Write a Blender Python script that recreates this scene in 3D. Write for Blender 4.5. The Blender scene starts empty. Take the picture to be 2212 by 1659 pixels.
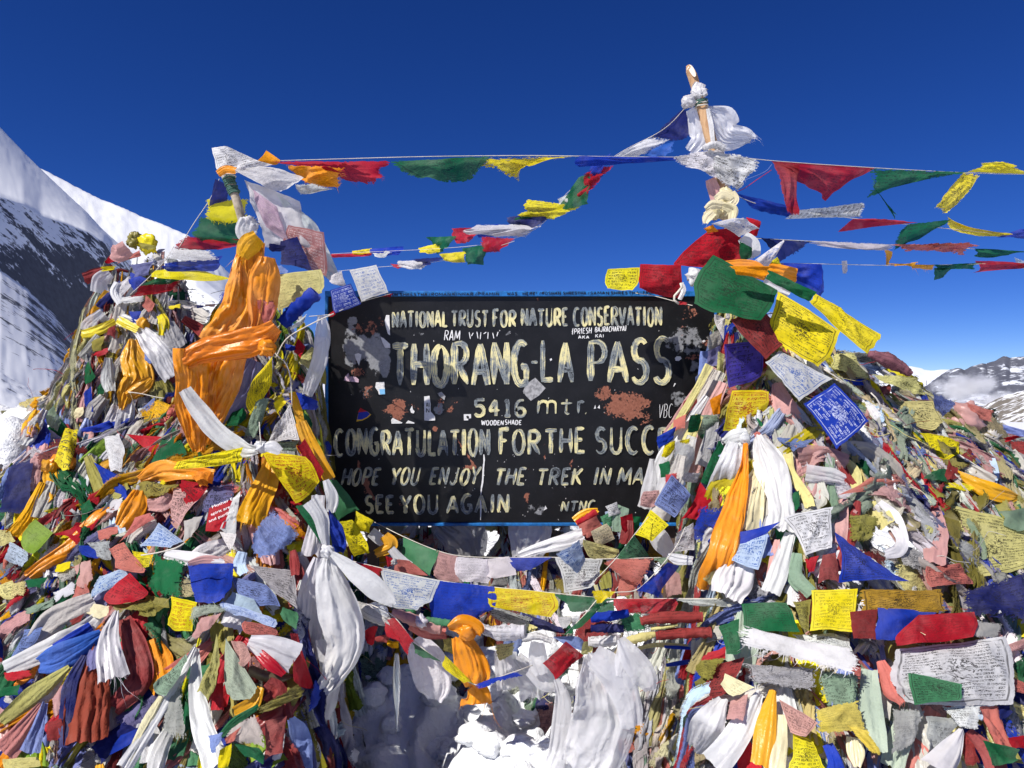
import bpy, math, random
import numpy as np
from mathutils import Vector

random.seed(7)
SC = bpy.context.scene
COL = SC.collection
R = math.radians

# ------------------------------------------------------------------ camera, sky, sun
CAMZ = 1.45
K = 1609.0                       # focal length in the units of the 2212 x 1659 view of the photo
U0, V0 = 1106.0, 829.5
cam = bpy.data.objects.new("camera", bpy.data.cameras.new("camera"))
COL.objects.link(cam)
cam.location = (0, 0, CAMZ)
cam.rotation_euler = (R(90), 0, 0)
cam.data.sensor_fit = 'HORIZONTAL'
cam.data.angle = 2 * math.atan(1106.0 / K)
cam.data.clip_start = 0.05
cam.data.clip_end = 60000
SC.camera = cam

SUN_AZ, SUN_EL = R(48), R(46)    # azimuth to the left of straight behind the camera
TO_SUN = Vector((-math.cos(SUN_EL) * math.sin(SUN_AZ), -math.cos(SUN_EL) * math.cos(SUN_AZ), math.sin(SUN_EL)))
world = bpy.data.worlds.new("World")
SC.world = world
world.use_nodes = True
wn = world.node_tree.nodes
sky = wn.new('ShaderNodeTexSky')
sky.sky_type = 'NISHITA'
sky.sun_disc = False
sky.sun_elevation = SUN_EL
sky.sun_rotation = math.atan2(TO_SUN.x, TO_SUN.y)
sky.altitude = 5400
sky.air_density = 1.0
sky.dust_density = 0.05
sky.ozone_density = 6.0
bg = wn['Background']
bg.inputs['Strength'].default_value = 0.095
hsv = wn.new('ShaderNodeHueSaturation')
hsv.inputs['Hue'].default_value = .5195
hsv.inputs['Saturation'].default_value = 1.22
hsv.inputs['Value'].default_value = .84
world.node_tree.links.new(sky.outputs[0], hsv.inputs['Color'])
world.node_tree.links.new(hsv.outputs[0], bg.inputs['Color'])

sun = bpy.data.objects.new("sun", bpy.data.lights.new("sun", 'SUN'))
COL.objects.link(sun)
sun.data.energy = 4.9
sun.data.angle = R(0.5)
sun.data.color = (1.0, 0.95, 0.88)
sun.rotation_euler = TO_SUN.to_track_quat('Z', 'Y').to_euler()
SC.view_settings.view_transform = 'Standard'
SC.view_settings.look = 'None'
SC.view_settings.gamma = 1
SC.view_settings.exposure = 0.36
SC.cycles.max_bounces = 8
SC.cycles.transparent_max_bounces = 8
SC.cycles.volume_bounces = 2

# ------------------------------------------------------------------ numpy noise
def _hash(ix, iy, iz, seed):
    h = (ix * 374761393 + iy * 668265263 + iz * 2147483647 + seed * 1274126177) & 0xFFFFFFFF
    h = ((h ^ (h >> 13)) * 1274126177) & 0xFFFFFFFF
    h = ((h ^ (h >> 16)) * 2246822519) & 0xFFFFFFFF
    return ((h ^ (h >> 15)) & 0xFFFF) / 32767.5 - 1.0

def vn(x, y, seed=0, z=0.0):
    x = np.asarray(x, float); y = np.asarray(y, float)
    ix = np.floor(x).astype(np.int64); iy = np.floor(y).astype(np.int64)
    fx = x - ix; fy = y - iy
    fx = fx * fx * (3 - 2 * fx); fy = fy * fy * (3 - 2 * fy)
    a = _hash(ix, iy, 0, seed); b = _hash(ix + 1, iy, 0, seed)
    c = _hash(ix, iy + 1, 0, seed); d = _hash(ix + 1, iy + 1, 0, seed)
    return (a + (b - a) * fx) * (1 - fy) + (c + (d - c) * fx) * fy

def fbm(x, y, seed=0, oct=3, gain=.5):
    r = 0; a = 1.0; t = 0
    for o in range(oct):
        r = r + a * vn(np.asarray(x) * 2 ** o + 17.3 * o, np.asarray(y) * 2 ** o - 9.1 * o, seed + o * 31)
        t += a; a *= gain
    return r / t

def ridged(x, y, seed=0, oct=3):
    r = 0; a = 1.0; t = 0
    for o in range(oct):
        r = r + a * (1 - 2 * np.abs(vn(np.asarray(x) * 2 ** o + 5.3 * o, np.asarray(y) * 2 ** o + 3.7 * o, seed + o * 17)))
        t += a; a *= .5
    return r / t

def smooth(a, b, x):
    t = np.clip((x - a) / (b - a), 0, 1)
    return t * t * (3 - 2 * t)

# ------------------------------------------------------------------ pixels of the photo to points
REG = {'D': (0, 0, 1), 'R0': (0, 253.5, .40283), 'R1': (0, 230.4, .33854), 'R2': (0, 748.8, .33854), 'R3': (0, 1152, .33854),
       'R4': (691.2, 576, .39062), 'R5': (691.2, 1094.4, .36458), 'R6': (1382.4, 1094.4, .375),
       'R7': (1382.4, 518.4, .375), 'R8': (1267.2, 115.2, .42708)}

def px(reg, x, y):
    a, b, s = REG[reg]
    return a + s * x, b + s * y

def P3(u, v, Y):
    return np.array([(u - U0) / K * Y, Y, CAMZ - (v - V0) / K * Y])

CAM = np.array([0, 0, CAMZ])

# ------------------------------------------------------------------ heaps as height fields
def capsule(x, y, pts, slope, conc=0.0):
    """height of a ridge through pts (x, y, z) falling off sideways"""
    x = np.asarray(x, float); y = np.asarray(y, float)
    best = np.full(np.broadcast(x, y).shape, -9.0)
    if len(pts) == 1:
        d = np.hypot(x - pts[0][0], y - pts[0][1])
        return pts[0][2] - slope * d
    for (x0, y0, z0), (x1, y1, z1) in zip(pts, pts[1:]):
        dx, dy = x1 - x0, y1 - y0
        t = np.clip(((x - x0) * dx + (y - y0) * dy) / (dx * dx + dy * dy), 0, 1)
        d = np.hypot(x - x0 - t * dx, y - y0 - t * dy)
        best = np.maximum(best, z0 + t * (z1 - z0) - slope * d)
    return best

def lumps(x, y, s, a=.055):
    return a * fbm(np.asarray(x) * 4.5, np.asarray(y) * 4.5, s, 3)

def H_left(x, y):
    x = np.asarray(x, float); y = np.asarray(y, float)
    h = capsule(x, y, [(-1.20, 3.38, 2.0)], 2.6)
    h = np.maximum(h, capsule(x, y, [(-1.15, 3.38, 1.88), (-.93, 3.40, 1.66)], 2.4))
    h = np.maximum(h, capsule(x, y, [(-1.0, 3.35, 1.5), (-1.25, 3.35, 1.5), (-1.7, 3.25, 1.22), (-2.4, 3.2, 1.08), (-3.6, 3.4, .95)], 1.05))
    h = h - 5.0 * np.maximum(0, x + .70 + .27 * (y - 2.4))
    return h + lumps(x, y, 11)

def H_right(x, y):
    x = np.asarray(x, float); y = np.asarray(y, float)
    h = capsule(x, y, [(.98, 3.5, 2.12)], 2.6)
    h = np.maximum(h, capsule(x, y, [(.9, 3.45, 1.62), (1.16, 3.5, 1.78), (1.51, 3.52, 1.58), (1.86, 3.55, 1.47), (2.4, 3.55, 1.17), (3.6, 3.6, .95)], 1.05))
    h = h - 5.0 * np.maximum(0, .60 + .38 * (y - 2.3) - x)
    return h + lumps(x, y, 12)

def H_back(x, y):
    h = capsule(x, y, [(-2.46, 4.6, 2.24), (-2.12, 4.6, 2.30)], 3.6)
    h = np.maximum(h, capsule(x, y, [(-2.62, 4.6, 1.72), (-1.62, 4.6, 1.82)], 2.4))
    h = np.maximum(h, capsule(x, y, [(-1.55, 4.55, 1.5), (-2.75, 4.65, 1.45), (-3.4, 4.9, 1.2), (-4.8, 5.2, 1.05)], 1.2))
    return h + lumps(x, y, 13)

def H_rear(x, y):
    h = capsule(x, y, [(-.75, 4.05, .8), (.8, 4.05, .8)], 1.1)
    h = np.maximum(h, capsule(x, y, [(.42, 3.25, .42), (1.0, 3.2, .6)], 1.0))
    return h + lumps(x, y, 14)

def G(x, y):
    x = np.asarray(x, float); y = np.asarray(y, float)
    g = .02 + .13 * fbm(x * 1.7, y * 1.7, 21, 2) + .09 * fbm(x * 4.2, y * 4.2, 22, 2) + .085 * (.4 - np.abs(vn(x * 6.5 + .5 * vn(x * 5, y * 5, 8), y * 6.5, 23))) + .045 * (.4 - np.abs(vn(x * 14, y * 14 + vn(x * 6, y * 6, 9), 24))) + .018 * fbm(x * 26, y * 26, 25, 2)
    cav = smooth(1.5, .9, np.abs(x)) * smooth(4.2, 3.6, y)
    g = g + cav * (.11 * (.5 - np.abs(vn(x * 5.1 + .6 * vn(x * 4, y * 4, 28), y * 5.1, 26)) * 1.6) + .06 * (.5 - np.abs(vn(x * 11 + .6 * vn(x * 9, y * 9, 29), y * 11, 27)) * 1.6))
    g = g - .10 * cav * smooth(-.1, -.5, x) + .30 * smooth(2.9, 3.9, y) * smooth(1.2, .4, np.abs(x))
    g = g + 1.22 * smooth(-2.1, -2.5, x) * smooth(3.2, 3.75, y) * smooth(8, 5, y)      # snow bank behind the left heap
    far = np.hypot(x, y)
    g = g * smooth(40, 9, far) - 2.0 * smooth(9, 60, far)
    return g

HEAPS = (H_left, H_right, H_back, H_rear)
_YS = np.arange(1.6, 7.0, .012)

def hit(u, v, fs=HEAPS, ground=True):
    """first depth at which the line of sight through a pixel meets a heap; None when it meets none"""
    xs = (u - U0) / K * _YS
    zs = CAMZ - (v - V0) / K * _YS
    h = fs[0](xs, _YS)
    for f in fs[1:]:
        h = np.maximum(h, f(xs, _YS))
    if ground:
        h = np.maximum(h, G(xs, _YS))
    k = np.nonzero(zs <= h)[0]
    return float(_YS[k[0]]) if len(k) else None

# ------------------------------------------------------------------ object helpers
def tag(o, label=None, cat=None, group=None, kind=None):
    if label: o['label'] = label
    if cat: o['category'] = cat
    if group: o['group'] = group
    if kind: o['kind'] = kind
    return o

def mk(name, V, F, mat, parent=None, uv=None, smooth_=True, colattr=None):
    me = bpy.data.meshes.new(name)
    V = np.asarray(V, float)
    if isinstance(F, np.ndarray):
        F = F.tolist()
    me.from_pydata(V.tolist(), [], F)
    if uv is not None:
        l = me.uv_layers.new(name="UVMap")
        idx = np.empty(len(me.loops), np.int64)
        me.loops.foreach_get("vertex_index", idx)
        l.data.foreach_set("uv", np.asarray(uv, float)[idx].astype(np.float32).ravel())
    if colattr is not None:
        a = me.color_attributes.new("Col", 'FLOAT_COLOR', 'POINT')
        c = np.ones((len(V), 4), np.float32); c[:, :3] = colattr
        a.data.foreach_set("color", c.ravel())
    if smooth_:
        me.polygons.foreach_set("use_smooth", [True] * len(me.polygons))
    me.materials.append(mat)
    me.update()
    o = bpy.data.objects.new(name, me)
    COL.objects.link(o)
    if parent is not None:
        o.parent = parent
        o.matrix_parent_inverse = parent.matrix_world.inverted() if False else o.matrix_parent_inverse
        o.location = -Vector(parent.location)
    return o

def empty(name, loc):
    o = bpy.data.objects.new(name, None)
    COL.objects.link(o)
    o.location = [float(a) for a in loc]
    o.empty_display_size = .05
    return o

def gridf(n, m, off=0, wrap=False):
    i, j = np.meshgrid(np.arange(n - 1), np.arange(m if wrap else m - 1), indexing='ij')
    j2 = (j + 1) % m
    return (np.stack([i * m + j, i * m + j2, (i + 1) * m + j2, (i + 1) * m + j], -1).reshape(-1, 4) + off)

def unit(a):
    a = np.asarray(a, float)
    return a / np.maximum(np.linalg.norm(a, axis=-1, keepdims=True), 1e-9)

# ------------------------------------------------------------------ cloth shapes
def fringe_tris(A, B, out, length, rng, step=.0045):
    """loose threads along the edge points A, in uneven tufts, pointing along out"""
    V = []; F = []; so = rng.random() * 90
    run = 0.0
    for i in range(len(A) - 1):
        L = np.linalg.norm(A[i + 1] - A[i])
        n = max(1, int(L / step))
        d = unit(A[i + 1] - A[i])
        for k in range(n):
            t = (k + rng.random()) / n
            run += L / n
            p = A[i] * (1 - t) + A[i + 1] * t
            tuft = float(vn(run * 28 + so, 0.0, 3)) * .5 + .5
            if rng.random() > .25 + tuft: continue
            ln = length * (.15 + 1.1 * tuft * tuft) * min(2.2, rng.expovariate(1.3) + .2)
            w = rng.uniform(.0005, .0012)
            lean = rng.gauss(0, .55)
            e = np.array([rng.uniform(-1, 1) for _ in range(3)]) * ln * .3
            mid = p + out * ln * .5 + d * lean * ln * .35 + e * .6
            tip = p + out * ln * rng.uniform(.6, 1) + d * lean * ln + e + np.array([0, 0, -.25 * ln])
            b = len(V)
            V += [p - d * w - out * .004, p + d * w - out * .004, mid + d * w * .8, mid - d * w * .8, tip]
            F += [[b, b + 1, b + 2, b + 3], [b + 3, b + 2, b + 4]]
    return V, F

def cloth(c4, seed, wr=1.0, bil=.06, fr='', n=18, m=15, smallamp=1.0, hang=False):
    """a wrinkled cloth spread over four corner points (top left, top right, bottom right, bottom left)"""
    rng = random.Random(seed)
    tl, tr, br, bl = [np.asarray(c, float) for c in c4]
    u, v = np.meshgrid(np.linspace(0, 1, m), np.linspace(0, 1, n))        # v down
    L = .5 * (np.linalg.norm(tr - tl) + np.linalg.norm(bl - tl) * .5 + np.linalg.norm(br - tr) * .5)
    so = rng.random() * 40
    ue = u + min(1.5, wr) * .045 * fbm(v * 2.6 + so, u * 1.4, seed + 1, 3) * (1 + .5 * v)
    ve = v + min(1.5, wr) * .045 * fbm(u * 2.6 + so, v * 1.4, seed + 2, 3) * (.3 + v)
    # edges bow in or out a little
    ue = ue + rng.uniform(-.10, .10) * np.sin(np.pi * v) * min(1, wr) * (2 * u - 1)
    ve = ve + rng.uniform(-.10, .10) * np.sin(np.pi * u) * min(1, wr) * v
    U = ue[..., None]; W = ve[..., None]
    P = (tl * (1 - U) + tr * U) * (1 - W) + (bl * (1 - U) + br * U) * W
    nrm = np.cross(tr - bl, tl - br)
    if np.linalg.norm(nrm) < 1e-9:
        nrm = CAM - P.mean((0, 1))
    nrm = unit(nrm)
    if np.dot(nrm, CAM - P.mean((0, 1))) < 0:
        nrm = -nrm
    d = bil * rng.uniform(.3, 1.3) * np.sin(np.pi * u) ** .7 * np.sin(np.pi * np.clip(v, 0, 1)) ** .7
    # folds running out from the corners it hangs by
    corners = rng.sample([(0, 0), (1, 0), (0, 1), (1, 1)], 2)
    for k, (cu, cv) in enumerate(corners):
        du_, dv_ = np.abs(u - cu), np.abs(v - cv)
        r = np.hypot(du_, dv_); th = np.arctan2(dv_, du_ + 1e-6)
        q = th / (np.pi / 2) * rng.uniform(2.2, 4.6) + .35 * fbm(u * 2 + so, v * 2 + 3 * k, seed + 40 + k, 2)
        f = 1 - 2 * np.abs(vn(q + so, q * 0 + k * 7.7, seed + 50 + k)) ** .6
        d = d + wr * .055 / (1 + k * .5) * f * smooth(.02, .6, r) * smooth(1.45, .7, r)
    # long soft folds across the cloth
    a = rng.uniform(-.8, .8) + (np.pi / 2 if rng.random() < .25 else 0)
    q = (u * np.cos(a) + v * np.sin(a)) * rng.uniform(2.0, 4.0) + .5 * fbm(u * 1.5 + so, v * 1.5, seed + 5, 2)
    f = 1 - 2 * np.abs(vn(q + so, (v * np.cos(a) - u * np.sin(a)) * .7, seed + 6)) ** .6
    d = d + wr * .042 * f * (.4 + .6 * v) + wr * .010 * ridged(u * 5 + so + .8 * fbm(u * 3, v * 3, seed + 60), v * 4 + so, seed + 61, 2)
    d = d + wr * smallamp * .022 * ridged(u * 2.0 + so + .4 * fbm(u * 2, v * 2, seed + 8), v * 2.0 + so, seed + 20, 3)
    d = d + wr * smallamp * .007 * fbm(u * 9 + so, v * 9, seed + 21, 2)
    # corners that curl over or fold back
    for _ in range(rng.choice([0, 1, 1, 2])):
        cu, cv = rng.choice([(0, 1), (1, 1), (1, 1), (0, 1), (1, 0)])
        r = np.hypot(u - cu, v - cv)
        m_ = smooth(.5, 0, r)
        d = d + rng.uniform(.06, .18) * m_ * rng.choice([1, 1, -.4]) * min(1.2, .4 + wr * .6)
        ue = ue + (.5 - cu) * .24 * m_ * m_ * min(1, wr); ve = ve + (.5 - cv) * .15 * m_ * m_ * min(1, wr)
    if hang:
        k_ = smooth(0, .35, v)
        ue = u + (ue - u) * k_; ve = v + (ve - v) * k_; d = d * (.12 + .88 * k_)
    U = ue[..., None]; W = ve[..., None]
    P = (tl * (1 - U) + tr * U) * (1 - W) + (bl * (1 - U) + br * U) * W
    P = P + nrm * (d * L)[..., None]
    T = unit(tr - tl); B = unit(bl - tl)
    P = P + T * (wr * .012 * L * fbm(u * 5 + so, v * 5, seed + 30, 2))[..., None] + B * (wr * .012 * L * fbm(u * 5, v * 5 + so, seed + 31, 2))[..., None]
    V = P.reshape(-1, 3); F = gridf(n, m).tolist()
    uvs = np.stack([u, 1 - v], -1).reshape(-1, 2)
    if fr:
        edges = []
        if 'b' in fr: edges.append((P[-1], unit((bl - tl) + (br - tr))))
        if 'r' in fr: edges.append((P[:, -1], unit((tr - tl) + (br - bl))))
        if 'l' in fr: edges.append((P[:, 0], -unit((tr - tl) + (br - bl))))
        if 't' in fr: edges.append((P[0], -unit((bl - tl) + (br - tr))))
        V = V.tolist()
        for E, o in edges:
            fv, ff = fringe_tris(E, None, o, .018, rng)
            b = len(V)
            V += [list(a) for a in fv]; F += [[i + b for i in f] for f in ff]
        uvs = np.vstack([uvs, np.full((len(V) - len(uvs), 2), .02)])
        V = np.array(V)
    return V, F, uvs

def catmull(pts, n):
    pts = np.asarray(pts, float)
    k = len(pts)
    if k == 2:
        t = np.linspace(0, 1, n)[:, None]
        return pts[0] * (1 - t) + pts[1] * t
    e = np.vstack([2 * pts[0] - pts[1], pts, 2 * pts[-1] - pts[-2]])
    s = np.linspace(0, k - 1 - 1e-9, n)
    i = np.floor(s).astype(int); t = (s - i)[:, None]
    p0, p1, p2, p3 = e[i], e[i + 1], e[i + 2], e[i + 3]
    return .5 * (2 * p1 + (p2 - p0) * t + (2 * p0 - 5 * p1 + 4 * p2 - p3) * t ** 2 + (3 * p1 - p0 - 3 * p2 + p3) * t ** 3)

def ribbon(path, hw, seed, pleats=3.0, depth=.45, m=22, fr=False, bow=.5, wr=1.0, twist=0.0):
    """a gathered length of cloth along a path; hw are half widths"""
    rng = random.Random(seed)
    Ltot = np.sum(np.linalg.norm(np.diff(np.asarray(path, float), axis=0), axis=1))
    n = int(np.clip(Ltot / .010, 16, 80))
    PW = catmull(np.column_stack([np.asarray(path, float), np.asarray(hw, float)]), n)
    C, w = PW[:, :3], np.maximum(PW[:, 3], .003)
    T = unit(np.gradient(C, axis=0))
    N = unit(CAM - C)
    S = unit(np.cross(T, N)); N = unit(np.cross(S, T))
    if twist:
        an = twist * fbm(np.linspace(0, Ltot / .12, n) + seed % 91, np.zeros(n), seed + 2, 2)[:, None]
        S, N = S * np.cos(an) + N * np.sin(an), N * np.cos(an) - S * np.sin(an)
    t = np.linspace(-1, 1, m)
    s = np.linspace(0, 1, n)
    TT, SS = np.meshgrid(t, s)
    so = rng.random() * 50
    al = SS * Ltot / .22
    wmax = w.max()
    k_ = wmax / .05
    al = SS * Ltot / (.16 + 1.2 * wmax)
    warp = .8 * fbm(TT * 1.1 + so, al * 1.1, seed, 3)
    wide = float(np.clip((wmax - .035) / .05, 0, 1))
    warp = warp * (1 + 1.1 * wide)
    q = TT * pleats * (1.0 - .35 * wide) + warp
    f1 = 1 - 2 * np.abs(vn(q + so, al * (.45 + .9 * wide) + .5 * warp + so, seed + 1)) ** .58
    f2 = 1 - 2 * np.abs(vn(q * 2.3 + so, al * .8, seed + 2)) ** .65
    A = depth * (.22 * w + .09 * wmax)[:, None] * (.75 + .5 * vn(TT * 1.2 + so, al, seed + 3))
    d = A * (f1 + .42 * f2)
    d = d + bow * .34 * w[:, None] * (1 - TT ** 2) + wmax * .28 * fbm(TT * .9 + so, al * .9, seed + 4, 2)
    d = d + wr * wmax * .09 * ridged(TT * 1.4 + so + warp, al * 2.2, seed + 7, 3) + wr * wmax * .03 * fbm(TT * 5, al * 6, seed + 8, 2)
    d = d + wr * wmax * (.03 + .06 * wide) * ridged(TT * 2.6 + so + .7 * warp, al * 4.0 + so, seed + 17, 3)
    lat = w[:, None] * (TT + .17 * fbm(al * 1.5 + so, TT * .7, seed + 11, 3) + .07 * fbm(al * 5 + so, TT * 2, seed + 12, 2))
    P = C[:, None, :] + S[:, None, :] * lat[..., None] + N[:, None, :] * d[..., None]
    # uneven ends
    P[-1] += T[-1] * (wmax * .25 * fbm(t * 2 + so, t * 0, seed + 14, 3))[:, None]
    V = P.reshape(-1, 3); F = gridf(n, m).tolist()
    uvs = np.stack([(TT + 1) / 2, SS * Ltot / .3], -1).reshape(-1, 2)
    if fr:
        V = V.tolist()
        fv, ff = fringe_tris(P[-1], None, T[-1], .035, rng, .004)
        b = len(V)
        V += [list(a) for a in fv]; F += [[i + b for i in f] for f in ff]
        uvs = np.vstack([uvs, np.full((len(V) - len(uvs), 2), .02)])
        V = np.array(V)
    return V, F, uvs

def tube(path, rad, seed=0, seg=10, n=None, lump=0.0, cap=True, ripple=0.0):
    path = np.asarray(path, float)
    Ltot = np.sum(np.linalg.norm(np.diff(path, axis=0), axis=1))
    rad = np.broadcast_to(np.asarray(rad, float), (len(path),))
    n = n or int(np.clip(Ltot / .02, 6, 60))
    PW = catmull(np.column_stack([path, rad]), n)
    C, r = PW[:, :3], np.maximum(PW[:, 3], .0005)
    T = unit(np.gradient(C, axis=0))
    ref = np.array([0, 0, 1.0]) if abs(T[0][2]) < .8 else np.array([1.0, 0, 0])
    S = unit(np.cross(T, ref)); N = unit(np.cross(S, T))
    a = np.linspace(0, 2 * np.pi, seg, endpoint=False)
    s = np.linspace(0, 1, n)
    AA, SS = np.meshgrid(a, s)
    rr = r[:, None] * (1 + lump * (fbm(np.cos(AA) * 1.2 + SS * Ltot * 14, np.sin(AA) * 1.2 + SS * Ltot * 9 + seed, seed, 3))
                       + ripple * (1 - 2 * np.abs(np.sin(AA * 1.0 + SS * Ltot * 70 + 2 * vn(SS * 9, AA, seed)))))
    P = C[:, None, :] + S[:, None, :] * (np.cos(AA) * rr)[..., None] + N[:, None, :] * (np.sin(AA) * rr)[..., None]
    V = P.reshape(-1, 3); F = gridf(n, seg, 0, True).tolist()
    if cap:
        F.append(list(range(seg))[::-1]); F.append([(n - 1) * seg + i for i in range(seg)])
    uvs = np.stack([SS * max(1, Ltot / .18), AA / (2 * np.pi)], -1).reshape(-1, 2)
    return V, F, uvs

def knot(c, r, seed, squash=(1, 1, 1)):
    """a tied lump of cloth: ridged ball with wraps running round it"""
    rng = random.Random(seed)
    n, m = 20, 28
    th = np.linspace(.02, np.pi - .02, n); ph = np.linspace(0, 2 * np.pi, m, endpoint=False)
    PH, TH = np.meshgrid(ph, th)
    D = np.stack([np.sin(TH) * np.cos(PH), np.sin(TH) * np.sin(PH), np.cos(TH)], -1)
    ax = unit(np.array([rng.uniform(-1, 1), rng.uniform(-1, 1), rng.uniform(-1, 1)]))
    ax2 = unit(np.array([rng.uniform(-1, 1), rng.uniform(-1, 1), rng.uniform(-1, 1)]))
    q = D @ ax; q2 = D @ ax2
    rr = 1 + .27 * (1 - 2 * np.abs(np.sin(q * 4.6 + 1.5 * q2 + 1.4 * fbm(q * 3, q2 * 3, seed, 2))) ** .7) * smooth(-.4, .4, q2) + .15 * (1 - 2 * np.abs(np.sin(q2 * 4.5 + q * 2 + fbm(q * 4, q2 * 4, seed + 2, 2))))
    rr = rr + .3 * fbm(D[..., 0] * 1.6 + seed, D[..., 1] * 1.6 + D[..., 2], seed + 3, 3)
    P = np.asarray(c) + D * rr[..., None] * r * np.asarray(squash)
    F = gridf(n, m, 0, True).tolist() + [list(range(m)), [(n - 1) * m + i for i in range(m)][::-1]]
    uvs = np.stack([PH / (2 * np.pi), TH / np.pi], -1).reshape(-1, 2)
    return P.reshape(-1, 3), F, uvs

def join(parts):
    V = []; F = []; UVs = []; b = 0
    for v, f, uv in parts:
        V.append(np.asarray(v)); UVs.append(np.asarray(uv))
        F += [[i + b for i in q] for q in f]
        b += len(v)
    return np.vstack(V), F, np.vstack(UVs)

# ------------------------------------------------------------------ materials
class NT:
    """small expression helper over a node tree"""
    def __init__(s, name):
        s.m = bpy.data.materials.new(name); s.m.use_nodes = True
        s.t = s.m.node_tree; s.n = s.t.nodes; s.n.clear()
        s.out = s.n.new('ShaderNodeOutputMaterial')
    def L(s, a, b):
        if isinstance(a, (int, float)): b.default_value = a
        elif isinstance(a, tuple): b.default_value = a if len(a) == len(b.default_value) else (*a, 1)
        else: s.t.links.new(a, b)
    def math(s, op, a, b=0.0, c=None, clamp=False):
        n = s.n.new('ShaderNodeMath'); n.operation = op; n.use_clamp = clamp
        s.L(a, n.inputs[0]); s.L(b, n.inputs[1])
        if c is not None: s.L(c, n.inputs[2])
        return n.outputs[0]
    def vmath(s, op, a, b=(0, 0, 0)):
        n = s.n.new('ShaderNodeVectorMath'); n.operation = op
        s.L(a, n.inputs[0]); s.L(b, n.inputs[1])
        return n.outputs[1] if op in ('LENGTH', 'DISTANCE', 'DOT_PRODUCT') else n.outputs[0]
    def coord(s, which):
        return s.n.new('ShaderNodeTexCoord').outputs[which]
    def noise(s, vec, scale, detail=3.0, rough=.55, dist=0.0, dims='3D'):
        n = s.n.new('ShaderNodeTexNoise'); n.noise_dimensions = dims
        s.L(vec, n.inputs['Vector']); n.inputs['Scale'].default_value = scale
        n.inputs['Detail'].default_value = detail; n.inputs['Roughness'].default_value = rough
        n.inputs['Distortion'].default_value = dist
        return n.outputs[0]
    def ramp(s, a, lo, hi):
        n = s.n.new('ShaderNodeMapRange'); n.interpolation_type = 'SMOOTHSTEP'
        s.L(a, n.inputs[0]); n.inputs[1].default_value = lo; n.inputs[2].default_value = hi
        return n.outputs[0]
    def mix(s, f, a, b, mode='MIX'):
        n = s.n.new('ShaderNodeMix'); n.data_type = 'RGBA'; n.blend_type = mode
        s.L(f, n.inputs[0]); s.L(a, n.inputs[6]); s.L(b, n.inputs[7])
        return n.outputs[2]
    def sep(s, v):
        n = s.n.new('ShaderNodeSeparateXYZ'); s.L(v, n.inputs[0]); return n.outputs
    def comb(s, x, y, z=0.0):
        n = s.n.new('ShaderNodeCombineXYZ')
        for i, a in enumerate((x, y, z)): s.L(a, n.inputs[i])
        return n.outputs[0]
    def attr(s, name, typ='OBJECT'):
        n = s.n.new('ShaderNodeAttribute'); n.attribute_type = typ; n.attribute_name = name
        return n
    def bump(s, h, strength=.5, dist=.01):
        n = s.n.new('ShaderNodeBump'); s.L(h, n.inputs['Height'])
        n.inputs['Strength'].default_value = strength; n.inputs['Distance'].default_value = dist
        return n.outputs[0]
    def pbr(s, col, rough=.8, spec=.3, normal=None, **kw):
        n = s.n.new('ShaderNodeBsdfPrincipled')
        s.L(col, n.inputs['Base Color']); s.L(rough, n.inputs['Roughness'])
        n.inputs['Specular IOR Level'].default_value = spec
        if normal is not None: s.L(normal, n.inputs['Normal'])
        for k, v in kw.items(): s.L(v, n.inputs[k.replace('_', ' ')])
        return n.outputs[0]
    def done(s, sh):
        s.t.links.new(sh, s.out.inputs['Surface']); return s.m

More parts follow.
